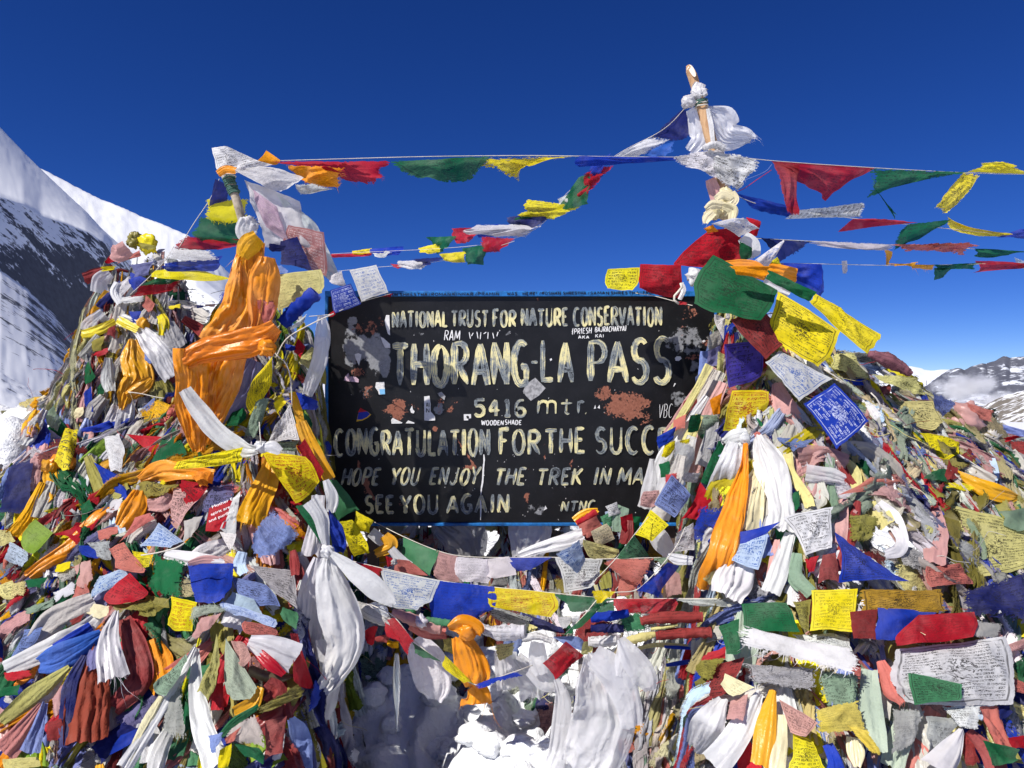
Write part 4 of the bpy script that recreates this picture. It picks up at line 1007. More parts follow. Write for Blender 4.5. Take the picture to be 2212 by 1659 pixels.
# ------------------------------------------------------------------ everything tied to the heaps, as places in the photo
# F flag: region | colour | ink | four corners | options | label      S scarf: path of x,y,half width     T roll: path of x,y,radius     K knot: x,y,radius
DATA = r"""
# ---- right mound, top
F|R7|O|-|500,150 760,150 740,215 560,200|l3
F|R7|B|-|820,130 1045,140 1040,305 900,230|Y3.42 w.8|plain blue flag hanging behind the green flag at the right mound's top
F|R7|G|p|735,168 1012,298 975,355 718,222|l5|green flag folded lengthwise just above the bright yellow printed flag
F|R8|R|p|620,893 765,886 778,1078 440,1072|Y3.3 w.7|large bright red flag billowing over the sign's top right corner
F|R8|R|p|275,1066 478,1072 490,1240 243,1186|Y3.33 w.7|red flag spread beside the small yellow flag on the sign's top edge
F|R8|Y|p|108,1092 268,1082 242,1212 90,1200|Y3.36 w.5 x|small yellow flag standing on the sign's top edge
F|R7|Y|p|1010,313 1387,540 1315,662 978,365|Y3.26 a w.6 x|long narrow yellow flag behind and right of the broad yellow flag
F|R7|G|p|428,88 788,288 688,470 275,360|Y3.12 a w.6|broad dark green flag hanging over the sign's top right corner
F|R7|Y|p|790,293 1155,522 1062,752 728,560|Y3.10 a w.5 x|broad bright yellow printed flag sloping down the right mound
F|R7|M|p|660,350 858,568 720,698 522,470|Y3.04 a w.5 x|dark red flag lying between the green flag and the broad yellow flag
F|R7|W|b|830,-2 832,8 748,168 603,152|Y3.22 w.8 x|white flag with blue print curling up beside the green flag
F|R7|W|p|480,580 500,388 530,468 405,418|Y3.2 w.7|small white corner of flag hanging below the broad dark green flag
F|R7|V|p|487,600 692,580 700,792 512,852|Y3.1 w.5 g x|see-through violet blue flag below the dark red flag
F|R7|y|p|448,640 490,660 480,820 430,815|Y3.25|
F|R7|g|p|410,850 480,820 460,960 400,920|Y3.22|
F|R7|Y|r|532,868 762,860 702,1092 470,1100|Y3.05 w.6 g x|yellow flag with red border and print above the knotted white scarf
F|R7|W|b|800,640 1110,800 918,938 718,702|Y3.0 a w.45 x|white flag with blue print hanging from the broad yellow flag's lower edge
F|R7|B|w|1120,823 1345,1040 1135,1208 935,940|Y2.9 a w.4 x|bright blue flag with white print and figure on the right mound
F|R7|y|p|1120,655 1235,640 1368,832 1085,735|l7 x|
F|R7|y|p|1330,775 1590,790 1705,900 1395,850|l6 x|
F|R7|y|p|1460,925 1690,928 1755,1120 1580,1070|l8 w.6 x|faded yellow flag with black bordered script on the right mound's shoulder
F|R7|o|p|820,880 900,900 1012,1092 960,1100|l5 x|
F|R7|Y|p|1608,1110 1855,1150 1850,1240 1680,1302|l8 w.8 x|
F|R7|b|p|1690,868 1832,930 1742,1022 1700,960|l7|
F|R7|v|p|1290,900 1480,1110 1420,1162 1330,1090|l6 x|
F|R7|G|p|1390,880 1520,1030 1450,1035 1380,960|l6|
F|R7|R|-|1480,1040 1612,1140 1560,1165 1470,1085|l6|
F|R7|n|-|1530,1420 1702,1420 1660,1572 1590,1540|l7|dark navy flag hanging left of the amber scarf on the right mound
F|R7|M|p|1870,1200 2085,1240 2062,1362 1828,1310|l7 x|
F|R7|b|p|1405,1160 1640,1180 1655,1300 1480,1250|l6 x|
F|R7|T|b|1290,1150 1395,1130 1390,1232 1330,1222|l8|
F|R7|G|p|830,1490 920,1440 932,1562 825,1560|l8 w1.2|
F|R7|g|s|330,1010 440,1008 495,1100 335,1125|Y3.1 w1.1|
F|R7|G|-|330,1108 500,1140 430,1172 340,1145|Y3.12|
F|R7|G|p|455,1150 552,1280 468,1462 350,1390|Y2.95 w.5|dark green flag between the red tied flags and the knotted white scarf
F|R7|P|-|390,900 442,940 385,1000 328,1000|Y3.2|
F|R7|W|-|200,1160 330,1180 312,1322 188,1290|Y3.0 w.8|
F|R7|W|p|240,1340 350,1340 330,1400 225,1385|Y3.0|
F|R7|b|p|182,1350 298,1460 200,1600 80,1520|Y2.88 w.4 x|light blue printed flag hanging over the sign's lower right corner
F|R7|R|-|350,1400 465,1530 365,1642 240,1602|Y2.9|red flag tied beside the light blue printed flag
F|R7|S|-|1330,1368 1525,1340 1532,1402 1112,1482|l9 w.8|salmon pink flag blown flat across the middle of the right mound
F|R7|P|p|1990,1060 2090,1120 2152,1272 2060,1232|l7 x|
F|R7|R|-|2095,1140 2225,1108 2225,1135 2120,1155|l7|
F|R7|M|p|2130,1160 2230,1150 2230,1320 2150,1240|l6|
F|R7|w|-|1310,1450 1512,1440 1500,1592 1442,1652|l7 f|
F|R7|b|p|790,1130 1002,1150 900,1242 848,1200|l7|
F|R7|S|-|1870,930 2045,985 2030,1050 1900,1010|l6 f|
F|R6|y|p|1790,-10 2240,100 2240,350 1850,400|l8 w.5 x|big faded yellow green banner with round printed emblem at the right edge
T|R7|1320,655,22 1420,690,40 1530,752,30 1560,775,18|N|mauve printed roll of cloth near the right mound's skyline
K|R7|1880,1040,100|P|l9 q|big crumpled bundle of pale pink plastic on the right mound's shoulder
K|R7|2010,1150,60|w|l6
S|R7|1820,1335,12 1980,1430,50 2100,1470,45 2175,1480,10|A|s l9|shiny amber scarf lying across the right mound near the right edge
# ---- white scarf and orange strips in the middle of the right mound
S|R7|430,735,30 340,880,40 250,1010,45 160,1130,35|P|c Y3.28|
S|R7|470,760,25 400,900,40 300,1060,40 210,1180,30|w|c Y3.2|
S|R7|400,720,25 330,860,22 230,1030,22 150,1150,20|y|c Y3.15|
S|R7|380,640,30 380,760,40 330,870,22|b|c Y3.3|
S|R7|70,1260,14 62,1400,42 35,1540,48|W|m Y3.1|
S|R7|440,750,24 345,950,40 255,1140,46 205,1330,40|w|c Y3.2|
S|R7|480,820,26 400,1000,40 335,1200,42 290,1390,36|P|c Y3.14|
S|R7|385,900,20 265,1080,36 150,1240,42 85,1420,36|W|s Y3.16|
S|R7|300,1130,30 245,1290,50 175,1440,52 120,1610,44|W|m Y3.02|
S|R7|345,1010,22 270,1180,34 210,1340,36 180,1480,30|y|c Y3.1|
S|R7|440,1000,22 400,1150,36 350,1300,36|k|c Y3.1|
S|R7|240,1240,26 190,1400,40 110,1560,44 40,1700,40|w|c Y2.96|
F|R7|G|p|290,1010 350,1000 340,1100 270,1110|Y3.06|
F|R7|O|-|400,920 470,880 460,1000 420,1010|Y3.08|
F|R7|Y|p|230,1150 290,1140 280,1230 220,1240|Y3.04 x|
F|R7|R|-|150,1350 215,1340 210,1430 140,1440|Y2.94|
F|R7|B|-|95,1135 205,1075 190,1150 105,1205|Y3.08|
F|R7|M|p|250,930 330,880 320,990 240,1040|Y3.18|
F|R7|Y|p|140,1180 210,1150 200,1220 120,1260|Y3.06|
F|R7|P|-|300,860 380,810 370,900 300,950|Y3.24|
F|R7|b|p|320,790 400,730 390,820 330,860|Y3.27 x|
F|R7|S|-|190,1040 270,1000 260,1090 190,1110|Y3.14|
F|R7|w|p|380,560 470,500 480,600 390,650|Y3.3|
F|R7|v|-|395,640 470,600 450,720 390,740|Y3.26|
F|R7|G|-|110,1290 170,1270 180,1360 120,1370|Y2.98|
F|R7|P|p|20,1450 110,1440 100,1540 0,1530|Y2.95 x|
F|R5|G2|p|1660,60 1740,20 1760,90 1680,140|Y2.98 x|
F|R5|R|-|1780,60 1850,40 1860,160 1790,150|Y2.93|
F|R5|W|p|1690,0 1760,-30 1790,40 1710,60|Y2.96 x|
S|R7|130,1250,12 148,1380,40 90,1600,50|W|m Y3.02|
S|R6|60,100,40 120,200,60 180,270,40|W|m Y2.85|
S|R7|700,1340,50 640,1500,80 590,1680,95|C|s l7|cream yellow scarf hanging between the orange strip and the long white scarf
S|R7|560,1130,30 500,1330,70 400,1600,75 340,1800,70 300,2030,55|W|s l8|left tail of the knotted white scarf on the right mound
S|R7|690,1140,30 750,1300,95 810,1520,70 800,1690,90|W|s l9|right tail of the knotted white scarf on the right mound
S|R7|608,1175,14 598,1330,28 540,1560,70 470,1800,85 400,2015,70|O|s l12|long bright orange strip hanging down from the white scarf's knot
S|R7|620,1130,45 560,1150,60 500,1170,30|W|s l12
K|R7|600,1140,36|W|l13|white knot joining the two scarf tails on the right mound
S|R6|600,250,50 540,420,110 500,530,90|W|s l7
S|R6|790,190,14 775,330,35 735,470,16|P|c l8|
S|R6|870,150,30 810,330,50 745,500,55|W|s l8|
S|R6|900,270,30 890,400,45 985,500,38|g|c l8|
F|R6|W|p|820,60 1112,5 1122,245 958,288|l10 w.6 x|white printed flag with dark figure above the deep blue flag
F|R6|B|-|812,85 735,148 552,252 568,150|l11 w.5|plain blue folded triangle beside the white printed flag with dark figure
F|R6|T|b|562,205 752,125 682,362 528,312|l10 w.4 x|sky blue printed flag hanging under the folded blue triangle
F|R6|B|p|1118,150 1350,290 1535,435 1150,445|l9 w.8 x|deep blue printed flag fanned out above the yellow rolled flag
F|R6|M|-|1050,280 1122,270 1150,440 1030,440|l7|
F|R6|R|-|950,300 1032,280 1000,380 958,382|l7|
F|R6|o|p|1190,40 1395,60 1340,210 1200,195|l7 ff w1.4|
F|R6|K|-|1400,20 1645,20 1610,175 1430,165|l6 w.8|
F|R6|k|p|1480,250 1620,225 1632,392 1500,335|l7 x|
S|R6|1370,-20,28 1450,60,45 1510,180,35 1490,250,35 1410,275,25|W|s l10|
S|R6|1690,-10,35 1700,150,62 1695,330,60|P|s l9|pale pink twisted scarf hanging left of the big faded banner
F|R6|S|p|1650,345 1822,338 1905,445 1668,462|l10 x|
F|R7|g|-|2070,1560 2230,1540 2230,1690 2090,1640|l9 g|
S|R7|1150,1195,40 1300,1230,70 1420,1330,80 1500,1400,40|w|m l7|
S|R7|900,1240,60 1050,1240,50 1190,1300,60|P|m l7|
S|R7|950,1340,50 1080,1360,55 1180,1390,40|W|m l8|
S|R7|790,830,30 830,950,60 930,1060,50|P|c l6|
S|R7|1010,1400,50 1040,1500,50 960,1600,40|w|c l6|
S|R7|850,1230,25 870,1340,25 960,1480,28 980,1540,30|y|c l8|
S|R7|1190,1280,25 1240,1340,30 1250,1450,30|y|c l6|
S|R7|1130,1500,60 1140,1600,60 1130,1750,60|P|c l6|
S|R7|2100,1240,60 2180,1330,60 2240,1400,60|w|c l6|
F|R7|Y|p|1750,1400 1850,1400 1960,1440 1780,1450|l8|
F|R7|G|-|1690,1330 1760,1320 1770,1400 1580,1390|l9 w1.3|
F|R7|M|-|1780,1260 1830,1330 1840,1370 1740,1370|l10|
F|R7|b|-|2080,1060 2230,1100 2225,1150 2110,1110|l8|
# ---- right side, lower
F|R6|G|p|582,560 862,545 925,722 590,725|l14 w.4|thick green flag folded over the rope left of the yellow folded flag
F|R6|o|p|880,545 985,535 975,715 930,700|l13 x|
F|R6|Y|p|985,482 1252,475 1242,722 975,718|l15 w.45|bright yellow flag folded over the rope between green and gold flags
F|R6|N2|p|1250,482 1745,470 1765,605 1262,702|l14 w.6 f x|fraying gold brown printed flag along the rope right of the folded yellow flag
F|R6|M|-|1213,605 1372,590 1360,765 1215,772|l15 w.5|
F|R6|B|-|1370,580 1722,600 1530,765 1338,762|l15 w.4|smooth blue flag folded next to the smooth red flag on the rope
F|R6|R|-|1605,625 1928,603 1915,752 1440,812|l16 w.5|smooth red flag folded over the rope below the fraying gold flag
F|R6|k|-|1920,655 2085,672 2062,752 1912,752|l15 w.6 f|
F|R6|n|p|1860,490 2230,370 2230,690 1830,622|l15 w.8 tf|dark navy frayed flag at the right edge above the rope
F|R6|G|p|450,690 570,648 592,850 500,858|l13 w1.2|dark green flag bunched left of the long white rolled flag
F|R6|W|p|880,740 1218,730 1218,835 900,800|l9 x|
F|R6|W|-|622,692 1247,842 1237,962 590,792|l17 w.35 lf|long white flag blown out stiffly below the folded green flag
F|R6|k|p|580,900 1042,930 1030,1105 640,1010|l9 w.7 f x|grey flag with dense black print hanging under the long white flag
F|R6|g|p|1030,950 1260,960 1255,1120 1040,1090|l8 f x|
F|R6|W|p|1468,822 2112,758 2152,1135 1480,1122|l11 w.45 x|big white printed flag with two round emblems near the bottom right
F|R6|G2|p|1540,950 1852,1020 1852,1132 1580,1142|l13 w.5 x|green printed flag overlapping the big white flag's lower left corner
F|R6|o|p|298,880 490,868 442,962 370,1012|l9 w1.2 f|
F|R6|M|p|450,905 602,868 500,1082 358,1092|l8 x|
F|R6|C|-|490,960 662,1040 540,1108 460,1030|l12 w.4|small plain cream flag lying on the grey printed flag
F|R6|P|-|520,1120 622,1078 590,1242 500,1232|l10|
S|R6|765,1060,20 730,1250,55 690,1500,60|A|s l11|bright amber scarf hanging below the grey printed flag
S|R6|800,1200,40 790,1350,60 770,1520,60|C|s l9|
F|R6|Y2|-|1000,1175 1255,1115 1300,1275 1030,1300|l14 w1.5 ff|frayed gold yellow cloth shining below the long white flag
F|R6|Y2|-|1185,1250 1310,1285 1410,1445 1330,1420|l15 w1.4 ff|lower torn end of gold cloth beside the pale green scarf
F|R6|g|p|1060,960 1250,965 1240,1150 1080,1150|l13 w1.2 ff|
S|R6|1320,940,40 1330,1150,65 1375,1420,55|g2|c l10|
F|R6|P|p|800,1108 1025,1242 960,1325 868,1300|l12 w.6 x|
F|R6|Y|p|880,1308 1012,1350 1085,1520 838,1520|l10 x|
S|R6|480,1110,30 400,1250,90 320,1410,60|W|s l10|pleated off-white scarf bundle hanging at the right mound's lower left
S|R6|690,1075,22 600,1250,62 420,1500,85|W|s l9|off-white scarf sweeping down left beside the bright amber scarf
S|R6|1385,890,25 1460,1050,60 1510,1130,20|S|c l11 f|
F|R6|k|-|1460,1160 1645,1170 1580,1382 1450,1422|l9 w.8|
F|R6|k|p|1640,1200 1872,1222 1720,1432 1628,1402|l9 w.8|
F|R6|W|p|1735,1150 1965,1150 1952,1282 1842,1272|l12 w.8 rf x|
S|R6|1855,1285,16 1780,1420,65 1690,1530,85|W|s l11|white scarf gathered at the bottom under the big white printed flag
S|R6|1890,1290,25 2010,1420,55 2060,1530,60|M|c l10|
F|R6|S|-|1950,1150 2062,1150 2142,1395 2058,1412|l9|
F|R6|G|-|1970,1350 2182,1400 2172,1485 2020,1492|l12|
F|R6|n|-|2050,1130 2132,1120 2142,1195 2060,1232|l9|
F|R6|P|p|2108,800 2230,750 2230,825 2130,842|l10|
S|R6|1080,1370,28 1120,1460,40 1130,1530,55|B|c l8|
F|R6|S|p|2120,970 2230,1020 2230,1080 2160,1080|l8|
F|R6|G|p|2150,900 2230,860 2230,1020 2190,1010|l8|
F|R6|W|-|2075,840 2140,830 2145,920 2110,930|l9|
S|R6|1560,1180,40 1500,1330,60 1450,1500,60|g2|c l7|
S|R6|1230,1330,40 1240,1420,50 1250,1500,20|C|s l10|
F|R6|M|-|1830,1310 1900,1300 1960,1480 1880,1500|l8|
F|R6|R|-|2120,1330 2220,1320 2220,1390 2100,1400|l8|
# ---- left of the sign
F|R1|y|-|1745,1075 2050,1038 2088,1190 1772,1302|Y3.1 w.5|plain pale yellow flag folded beside the orange silk near the sign
T|R1|1800,1385,42 1900,1290,46 2000,1200,48 2085,1110,44|B|Y2.98|plain deep blue flag rolled tight in front of the pale yellow flag
F|R4|W|b|165,20 310,-10 388,145 228,195|Y3.3 w.35 z|white printed flag standing on the sign's top left corner
F|R4|B|w|55,130 172,93 228,205 75,260|Y3.26 w.5 z|blue flag with white emblem over the sign's top left corner
F|R1|W|p|2085,1090 2180,1045 2215,1150 2110,1130|Y3.3 w.8|
F|R1|W|-|1860,1400 1960,1320 1930,1400 1850,1430|Y3.05|
S|R1|2050,1330,25 2060,1450,50 2040,1600,45 2010,1690,40|W|m Y3.08|white plastic strip hanging at the sign's left edge
S|R2|2060,-60,40 2040,80,50 1990,230,45 1960,310,35|W|m Y3.06
S|R2|1990,60,50 2040,160,40 2060,240,20|o|c Y3.2|
F|R2|B|-|1820,-20 1900,0 1880,40 1830,30|Y3.02|
F|R2|R|-|1900,-60 1950,0 1920,80 1870,40|Y3.02|
F|R2|y|p|1990,0 2050,60 1990,170 1890,110|Y3.1 w1.3|
F|R2|Y|p|1742,55 1735,230 1618,440 1556,300|Y2.95 w.8 x|yellow printed flag hanging narrow below the orange silk
F|R2|g|p|1640,320 1725,330 1650,590 1560,570|Y2.98|
F|R2|G|-|1480,420 1570,380 1560,500 1440,510|Y3.0|
F|R2|W|p|1850,362 1912,600 1712,612 1762,500|Y2.93 w.6 x|see-through white printed flag folded to a triangle beside the amber strip
F|R2|g|p|1700,610 1910,600 1900,680 1800,660|Y2.96 x|
F|R2|B|-|1880,282 2032,350 2032,410 1930,400|Y2.95|
F|R2|Y|-|1740,360 1800,320 1850,350 1770,430|Y2.97 ff|
S|R2|1870,290,25 1900,400,28 1920,490,26|A|c Y2.98|
S|R2|1920,480,35 1970,600,48 2040,740,48 2105,850,40|A|s Y2.92|amber folded strip hanging along the sign's lower left edge
F|R2|R|p|1945,588 2068,800 2045,855 1895,640|Y2.88 w.6|red flag lying over the amber strip at the sign's left edge
F|R2|g|-|1510,760 1600,690 1600,830 1520,860|Y2.95|
F|R2|Y|r|1670,668 1965,700 2040,860 1885,1000|Y2.8 w.5 x|yellow flag with red printed dragon hanging from the white scarf's knot
F|R4|G2|-|18,1180 92,1178 218,1345 100,1402|Y2.98 w.4 g|see-through green flag hanging over the sign's lower left corner
F|R4|Y|-|200,1352 298,1405 272,1472 168,1460|Y2.94|
F|R4|Y|p|105,1410 178,1398 305,1592 185,1612|Y2.88 w.8 x|yellow flag hanging from the cord below the sign's lower left corner
F|R2|G|-|1890,1020 1960,1000 2090,1240 2080,1300|Y2.68 w.8|
S|R2|2080,850,20 2120,960,40 2110,1060,30|W|s Y2.8|
S|R2|2030,950,40 2020,1150,50 1990,1330,80|W|s Y2.7|white scarf hanging left of the big knotted white scarf
F|R2|B|-|2100,1040 2190,1150 2215,1320 2120,1260|Y2.75|
F|R5|B|-|40,50 110,90 170,300 90,280|Y2.78|
# ---- orange silk on the left pole and what is tied round it
S|R2|1610,80,60 1520,280,110 1430,440,70 1390,520,30|v|s Y3.02|violet grey cloth hanging behind the orange silk
S|R2|1500,20,80 1430,220,110 1340,420,100 1290,600,50|O|s Y2.94 w1.6|
S|R2|1270,20,140 1260,200,130 1250,380,120 1260,540,85 1270,680,30|O|s Y2.88 w1.4|broad orange silk hanging down the left mound
S|R1|1640,850,58 1605,930,82 1580,1060,102 1565,1180,115 1540,1310,128 1480,1430,138 1400,1545,130|O|s Y2.98 w1.7|orange silk wrapped around the left pole's foot
S|R1|1700,960,50 1690,1060,85 1680,1180,95 1670,1300,80 1640,1430,60|O|s Y2.92 w1.6|glossy orange fold beside the pale yellow flag
S|R1|1760,1400,50 1640,1490,90 1450,1530,95 1280,1570,80 1170,1630,60|O2|s Y2.84 w1.4|patterned dark orange swathe across the orange silk
S|R1|1650,830,50 1590,880,70 1540,960,40|A|c Y2.9 f|
K|R1|1700,1540,55|O|Y2.82|
F|R1|S|-|1640,1230 1740,1220 1760,1330 1690,1400|Y2.92 w1.4|
S|R2|1180,270,40 1255,390,55 1400,560,62 1550,655,50 1650,660,24|W|s Y2.75|white scarf slung diagonally across the orange silk
K|R2|1665,640,40|W|Y2.72|white knot where the diagonal scarf meets the yellow dragon flag
S|R2|1690,640,25 1740,640,40 1790,670,25|W|s Y2.71
F|R2|Y|p|1105,785 1130,735 1560,640 1562,742|Y2.74 w.5 x|long yellow printed flag rolled sideways under the diagonal white scarf
S|R2|1365,830,50 1200,800,45 1020,790,75 890,845,25|O|s l12|orange scarf end blown left below the long yellow flag
F|R2|O|-|1180,800 1360,780 1320,890 1280,900|l13|
F|R2|G|-|1105,500 1195,690 950,778 1012,650|l9 w.5|dark green flag left of the broad orange silk
F|R2|o|p|840,858 1150,880 960,992 900,950|l10 x f|
F|R2|R|p|1160,850 1340,885 1200,1032 1150,920|l11 x|red printed flag under the orange scarf end
F|R2|P|p|1100,900 1320,930 1142,1152 1065,1080|l10 w.8 x|dusty pink printed flag left of the white lace pennant
F|R2|v|p|1340,890 1510,880 1450,1035 1290,1062|l9 x g|
F|R2|R|-|1335,1030 1482,978 1440,1172 1308,1192|l11 w.3 m|crimson flag with white English words beside the white lace pennant
F|R2|W|-|1490,960 1535,920 1505,1200 1400,1185|l11 w.4|
F|R2|W|-|1400,1180 1510,1195 1475,1305 1465,1300|l11 w.4|white lace pennant pointing down beside the crimson flag
S|R2|1730,720,40 1700,860,70 1640,1000,85 1590,1140,90|A|s l11 f|fringed golden silk hanging under the yellow dragon flag
F|R2|b|-|1740,1040 1912,1190 1700,1395 1575,1242|l12 w.6 bf|plain periwinkle blue flag below the golden silk fringe
F|R2|T|b|1010,1122 1172,1242 1090,1285 888,1272|l12 w.6 x|white flag with blue horse print lying left of the periwinkle flag
F|R2|B|-|600,740 842,862 810,982 660,872|l9 w.7|plain blue flag hanging left of the orange scarf end
S|R2|560,700,25 620,840,40 680,950,50 770,970,25|o|c l10|
F|R2|W|-|700,990 790,960 760,1080 680,1060|l9 w1.3|
F|R2|W|-|650,552 832,570 765,805 700,795|l9 w.8|white pointed flag between blue and crimson flags on the left heap
F|R2|R|-|805,558 1042,578 990,692 865,600|l9|crimson flag hanging right of the white pointed flag
F|R2|B|-|515,525 748,465 690,548 520,552|l9|blue flag stretched flat left above the white pointed flag
F|R2|Y|s|415,518 516,540 440,798 345,722|l11 w.9 x|yellow flag with striped print hanging at the left heap's snow edge
F|R2|G|-|370,455 430,520 360,602 230,582|l11 w.8|plain green flag at the snow edge above the yellow striped flag
F|R2|n|-|50,760 212,710 190,1012 5,1062|l8 w.8 g|
S|R2|275,870,22 180,1070,40 80,1210,50|A|c l9|yellow cloth streaming down beside the navy flag at the left edge
F|R2|l|-|225,1100 342,1190 210,1332 118,1242|l12 w.5|lime green plain flag on the far left heap
F|R2|T|p|60,1240 180,1310 150,1410 30,1380|l10|
F|R2|y|p|0,1170 60,1170 100,1240 -10,1280|l9 x|
S|R2|890,920,40 850,1030,75 770,1150,45|O|s l11|orange cloth tongue above the white flag with blue horse
F|R2|R|-|340,1200 520,1130 640,1100 500,1265|l10|
S|R2|700,1030,30 640,1100,60 560,1180,60|O|s l11|
S|R2|540,1230,70 420,1320,60 300,1390,50 180,1470,40|O|s l9|
F|R2|B|-|500,1270 560,1265 690,1370 530,1330|l11|
F|R2|k|s|550,1250 702,1235 722,1362 640,1352|l11 w1.2|
F|R2|S|s|690,1290 790,1250 962,1425 738,1412|l12 w1.0|faded salmon striped flag left of the green flag on the cord
F|R2|Y|p|840,1300 962,1322 950,1402 870,1402|l11 x|
F|R2|P|-|480,1400 580,1360 590,1480 500,1560|l9|
F|R2|Y|-|370,1390 450,1370 430,1440 355,1440|l11|
S|R2|1050,1320,28 1200,1350,45 1330,1365,40 1430,1380,18|W|s l13|
S|R2|1200,1385,15 1300,1360,28 1420,1365,22|P|s l14|
S|R2|1000,1120,60 880,1200,50 830,1260,30|w|c l8|
F|R2|S|-|860,1090 960,1060 1000,1090 770,1240|l10|
S|R2|940,1010,40 1040,1000,50 1090,940,40|P|c l9|
F|R2|w|-|1170,1110 1300,1080 1250,1200 1160,1260|l8|
F|R2|S|-|620,1180 750,1150 740,1230 640,1240|l10|
S|R2|330,860,30 290,960,50 240,1090,40|w|c l8|
F|R2|R|p|570,950 640,910 620,1010 560,1000|l9|
F|R2|G|-|510,1020 570,970 600,1040 530,1070|l10|
S|R2|600,690,30 520,830,40 500,930,45|w|c l7|
S|R2|760,380,40 700,520,45|W|c l7|
# ---- left, lower
F|R3|G|-|985,130 1190,188 1160,412 945,372|l13 w.5 bf|green flag hanging on the cord left of the blue flag
F|R3|B|-|1197,190 1495,195 1460,455 1248,440|l13 w.6|large blue flag hanging on the cord right of the green flag
F|R3|K|s|1190,285 1242,330 1222,412 1085,398|l12 ff|
F|R3|Y|r|1095,403 1258,442 1225,625 1058,602|l14 w.6 z|yellow flag with red print below the green flag on the cord
F|R3|b|p|1485,282 1700,330 1792,470 1560,440|l11 x|slate blue flag with printed horse left of the black printed flag
F|R3|k|p|1600,205 1872,235 1898,490 1760,380|l13 w.6 x|grey flag with bold black print left of the long white scarf
F|R3|T|-|1480,370 1620,420 1672,520 1435,465|l12|
F|R3|T|b|1412,435 1765,555 1745,602 1412,482|l14 x|
F|R3|R|p|825,250 948,375 870,445 628,446|l13 w.6|bright red printed flag left of the green flag on the cord
F|R3|T|b|640,270 790,225 805,300 578,412|l12 w1.1 x|
F|R3|C|-|600,450 738,480 650,555 552,512|l13|plain cream flag over the white scarf fan at lower left
F|R3|o|p|700,450 962,425 982,505 780,485|l11 x f|
F|R3|o|-|930,390 1080,420 1060,520 880,530|l10|
S|R3|600,420,50 470,490,75 330,570,90 180,730,45|w|c l11 x|wide grey white scarf fanning left at the lower left
S|R3|640,520,35 500,640,60 330,730,65 40,865,50|W|s l12|bright white scarf streaming left below the grey white scarf
S|R3|580,590,30 440,680,35 340,720,15|B|c l13
S|R3|650,640,30 500,730,75 360,800,90 250,840,45|B2|c l14|mid blue scarf streaming left at the lower left
S|R3|740,495,16 700,640,50 700,780,75 720,930,95|W|s l13 f|white fringed scarf hanging over the maroon cloth
S|R3|640,640,20 620,780,55 610,870,45|v|c l12|
S|R3|790,550,40 860,720,70 890,930,80 720,1120,60|M|c l8|dark maroon cloth bulging behind the white fringed scarf
S|R3|620,700,40 580,900,100 560,1100,130 550,1340,130|N3|c l11 w1.2|big rust red cloth with navy edge hanging at lower left
S|R3|540,780,20 455,950,40 425,1150,42 415,1370,34|n|c l13|navy border strip of the rust red cloth
S|R3|265,1090,18 140,1270,62 20,1410,85|P2|c l11|
S|R3|290,1080,16 240,1250,38 190,1400,60|b|c l12|
S|R3|445,850,18 220,1030,62 10,1200,35|o2|c l12|
S|R3|390,890,30 270,1030,60 200,1100,40|w|c l10 f|
F|R3|b|p|165,620 330,600 160,760 25,850|l10 x|
F|R3|G|-|-10,990 130,965 112,1030 -10,1045|l11|
F|R3|R|-|20,890 205,875 190,930 50,945|l11|
F|R3|P|-|330,1060 410,950 400,1130 330,1190|l12|
F|R3|M|-|300,1200 395,1180 400,1320 300,1330|l12|
S|R3|1245,725,14 1130,950,34 980,1190,36 790,1500,52|W|s l14|left strand of the white scarf tied at lower left centre
S|R3|1255,730,16 1250,960,42 1290,1230,65 1390,1490,85|W|s l13|right strand of the white scarf tied at lower left centre
F|R3|g|p|1190,765 1202,850 1055,1042 958,990|l15 w.8 x|faded green printed flag behind the white scarf's left strand
F|R3|o2|p|1385,645 1425,960 1330,1065 1252,1005|l15|
F|R3|g2|-|1440,670 1640,985 1590,1065 1428,1052|l14 w.8|pale green plain flag fanning down beside the yellowish flag
F|R3|P|-|1470,690 1572,690 1602,800 1538,875|l14|
S|R3|1585,690,40 1740,740,85 1890,800,90|W|s l15|crinkled white cloth with pleats above the yak horn
S|R3|1560,680,18 1710,820,38 1810,900,20|R|s l14
F|R3|R|-|1850,640 1902,640 2002,985 1878,952|l13 w.5|narrow red flag beside the crinkled white cloth
F|R3|B|-|1998,935 2057,940 2032,1085 1948,1152|l13|
T|R3|1600,870,30 1680,905,32 1780,930,26 1860,912,14 1895,898,5|H|curved brown yak horn sticking out of the flags at lower left
F|R3|P|-|1280,540 1425,500 1292,692 1218,655|l15|
F|R3|g2|p|1225,470 1380,455 1440,500 1220,550|l13 ff|
F|R3|S|p|1550,560 1745,590 1750,660 1560,640|l12 x|
S|R3|1665,985,22 1610,1090,48 1490,1150,42|A|s l15|
S|R3|1400,960,24 1385,1130,40|R|c l12
F|R3|k|-|1040,1100 1152,920 1192,1310 1028,1262|l11 w.8 f g|
S|R3|1030,1040,16 940,1200,32 815,1450,22|C|c l14|
F|R3|w|-|1480,1240 1622,1155 1695,1372 1440,1332|l15 w.9|
F|R3|S|-|1430,1310 1545,1228 1492,1332 1440,1342|l16|
F|R3|G|-|1488,1335 1682,1380 1676,1472 1560,1422|l15|
F|R3|Y|-|1400,1380 1482,1338 1462,1500 1388,1500|l14|
F|R3|b|-|1320,1290 1422,1270 1402,1380 1350,1400|l15 w1.5|
F|R3|M|-|1690,1200 1832,1158 1802,1402 1688,1442|l12|
S|R3|1650,1105,16 1500,1200,24 1405,1300,18|G|c l16|
F|R3|o|s|1640,1120 1900,960 1940,1040 1700,1140|l15 ff w1.2|
